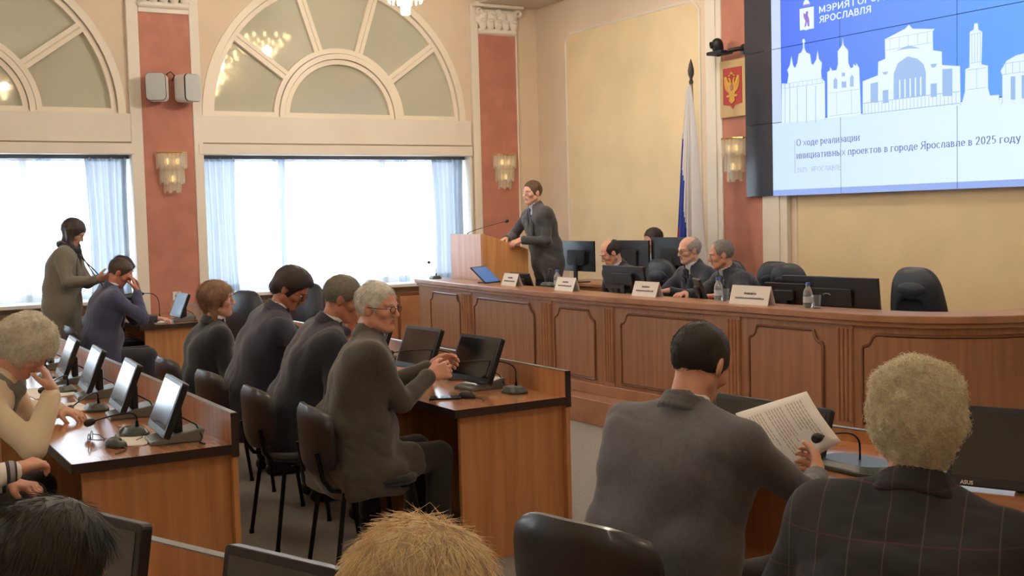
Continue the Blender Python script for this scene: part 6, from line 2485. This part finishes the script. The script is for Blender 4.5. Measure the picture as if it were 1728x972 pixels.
for ax, sc_, wd, col, ph in (('X', 14.0, 0.035, (112, 84, 92), 0.2), ('Z', 11.0, 0.03, (106, 66, 72), 0.4), ('X', 7.0, 0.022, (100, 94, 94), 0.6)):
    m1 = nt.nodes.new('ShaderNodeMath')
    m1.operation = 'MULTIPLY_ADD'
    m1.inputs[1].default_value = sc_
    m1.inputs[2].default_value = ph
    m2 = nt.nodes.new('ShaderNodeMath')
    m2.operation = 'FRACT'
    m3 = nt.nodes.new('ShaderNodeMath')
    m3.operation = 'LESS_THAN'
    m3.inputs[1].default_value = wd
    nt.links.new(sx.outputs[ax], m1.inputs[0])
    nt.links.new(m1.outputs[0], m2.inputs[0])
    nt.links.new(m2.outputs[0], m3.inputs[0])
    mx = nt.nodes.new('ShaderNodeMix')
    mx.data_type = 'RGBA'
    nt.links.new(m3.outputs[0], mx.inputs['Factor'])
    if mixc is None:
        mx.inputs['A'].default_value = lin((46, 47, 50))
    else:
        nt.links.new(mixc, mx.inputs['A'])
    mx.inputs['B'].default_value = lin(tuple(int(v * 0.75) for v in col))
    mixc = mx.outputs['Result']
nt.links.new(mixc, bs.inputs['Base Color'])
person((10.74, -5.92), (10.62, -5.70, 1.165), 122, 'person with curly blond hair in a dark checked jacket, seen from behind', hy=142, hp=8,
       hair='curly', hcol=(255, 236, 206), hn=16000, hrad=0.0009, skinc=(214, 156, 134), suit=(46, 47, 50), suit_mat=plaid, shoulders=0.195, girth=1.1, vox=0.006, show_shirt=False, sc=0.98)

# the sheet in the reader's hands
t = thing('printed_sheet', (9.46, -4.95, 0.9), 0, 'white printed sheet held up by the man in the grey suit', 'paper')
P4 = [Vector((9.20, -4.95, 0.925)), Vector((9.47, -5.00, 0.75)), Vector((9.70, -4.95, 0.90)), Vector((9.50, -4.90, 1.035))]
c_ = Vector((9.46, -4.95, 0.9))
V, F = [], []
n = 10
for j in range(n + 1):
    for i in range(n + 1):
        u, v = i / n, j / n
        p_ = (P4[0] * (1 - u) + P4[1] * u) * (1 - v) + (P4[3] * (1 - u) + P4[2] * u) * v
        nn = (P4[1] - P4[0]).cross(P4[3] - P4[0]).normalized()
        V.append(p_ - c_ + nn * 0.012 * math.sin(u * math.pi))
for j in range(n):
    for i in range(n):
        a = j * (n + 1) + i
        F.append((a, a + 1, a + n + 2, a + n + 1))
o = link('sheet', mesh_np('sheet', V, F, [M_PAPER], None, True), t)
so = o.modifiers.new('thickness', 'SOLIDIFY')
so.thickness = 0.0015
so.offset = 0
b = MB()
rr = random.Random(4)
for k in range(20):
    v0 = 0.10 + 0.040 * k
    if k in (6, 13):
        continue
    u1 = rr.uniform(0.55, 0.9)
    nn = (P4[1] - P4[0]).cross(P4[3] - P4[0]).normalized()
    for g_ in range(8):
        ua, ub_ = 0.12 + (u1 - 0.12) * g_ / 8, 0.12 + (u1 - 0.12) * (g_ + 0.86) / 8
        q = []
        for (u, v) in ((ua, v0), (ub_, v0), (ub_, v0 + 0.013), (ua, v0 + 0.013)):
            p_ = (P4[0] * (1 - u) + P4[1] * u) * (1 - v) + (P4[3] * (1 - u) + P4[2] * u) * v
            q.append(p_ - c_ + nn * 0.012 * math.sin(u * math.pi))
        for sg in (1, -1):
            b.add([w_ + nn * 0.0016 * sg for w_ in q], [(0, 1, 2, 3)])
b.build('printed_lines', mat('faint_ink', (186, 172, 164), 0.8), t)

t = thing('smartphone', (6.33, -5.10, 1.13), R(20), 'bright-edged smartphone held by the dark-haired man in glasses', 'phone')
b = MB()
b.prism(rrect(0.075, 0.155, 0.012), -0.004, 0.004, 0, Matrix.Rotation(R(50), 4, 'X'))
b.build('phone_case', M_WHITEP, t, bevel=0.002)
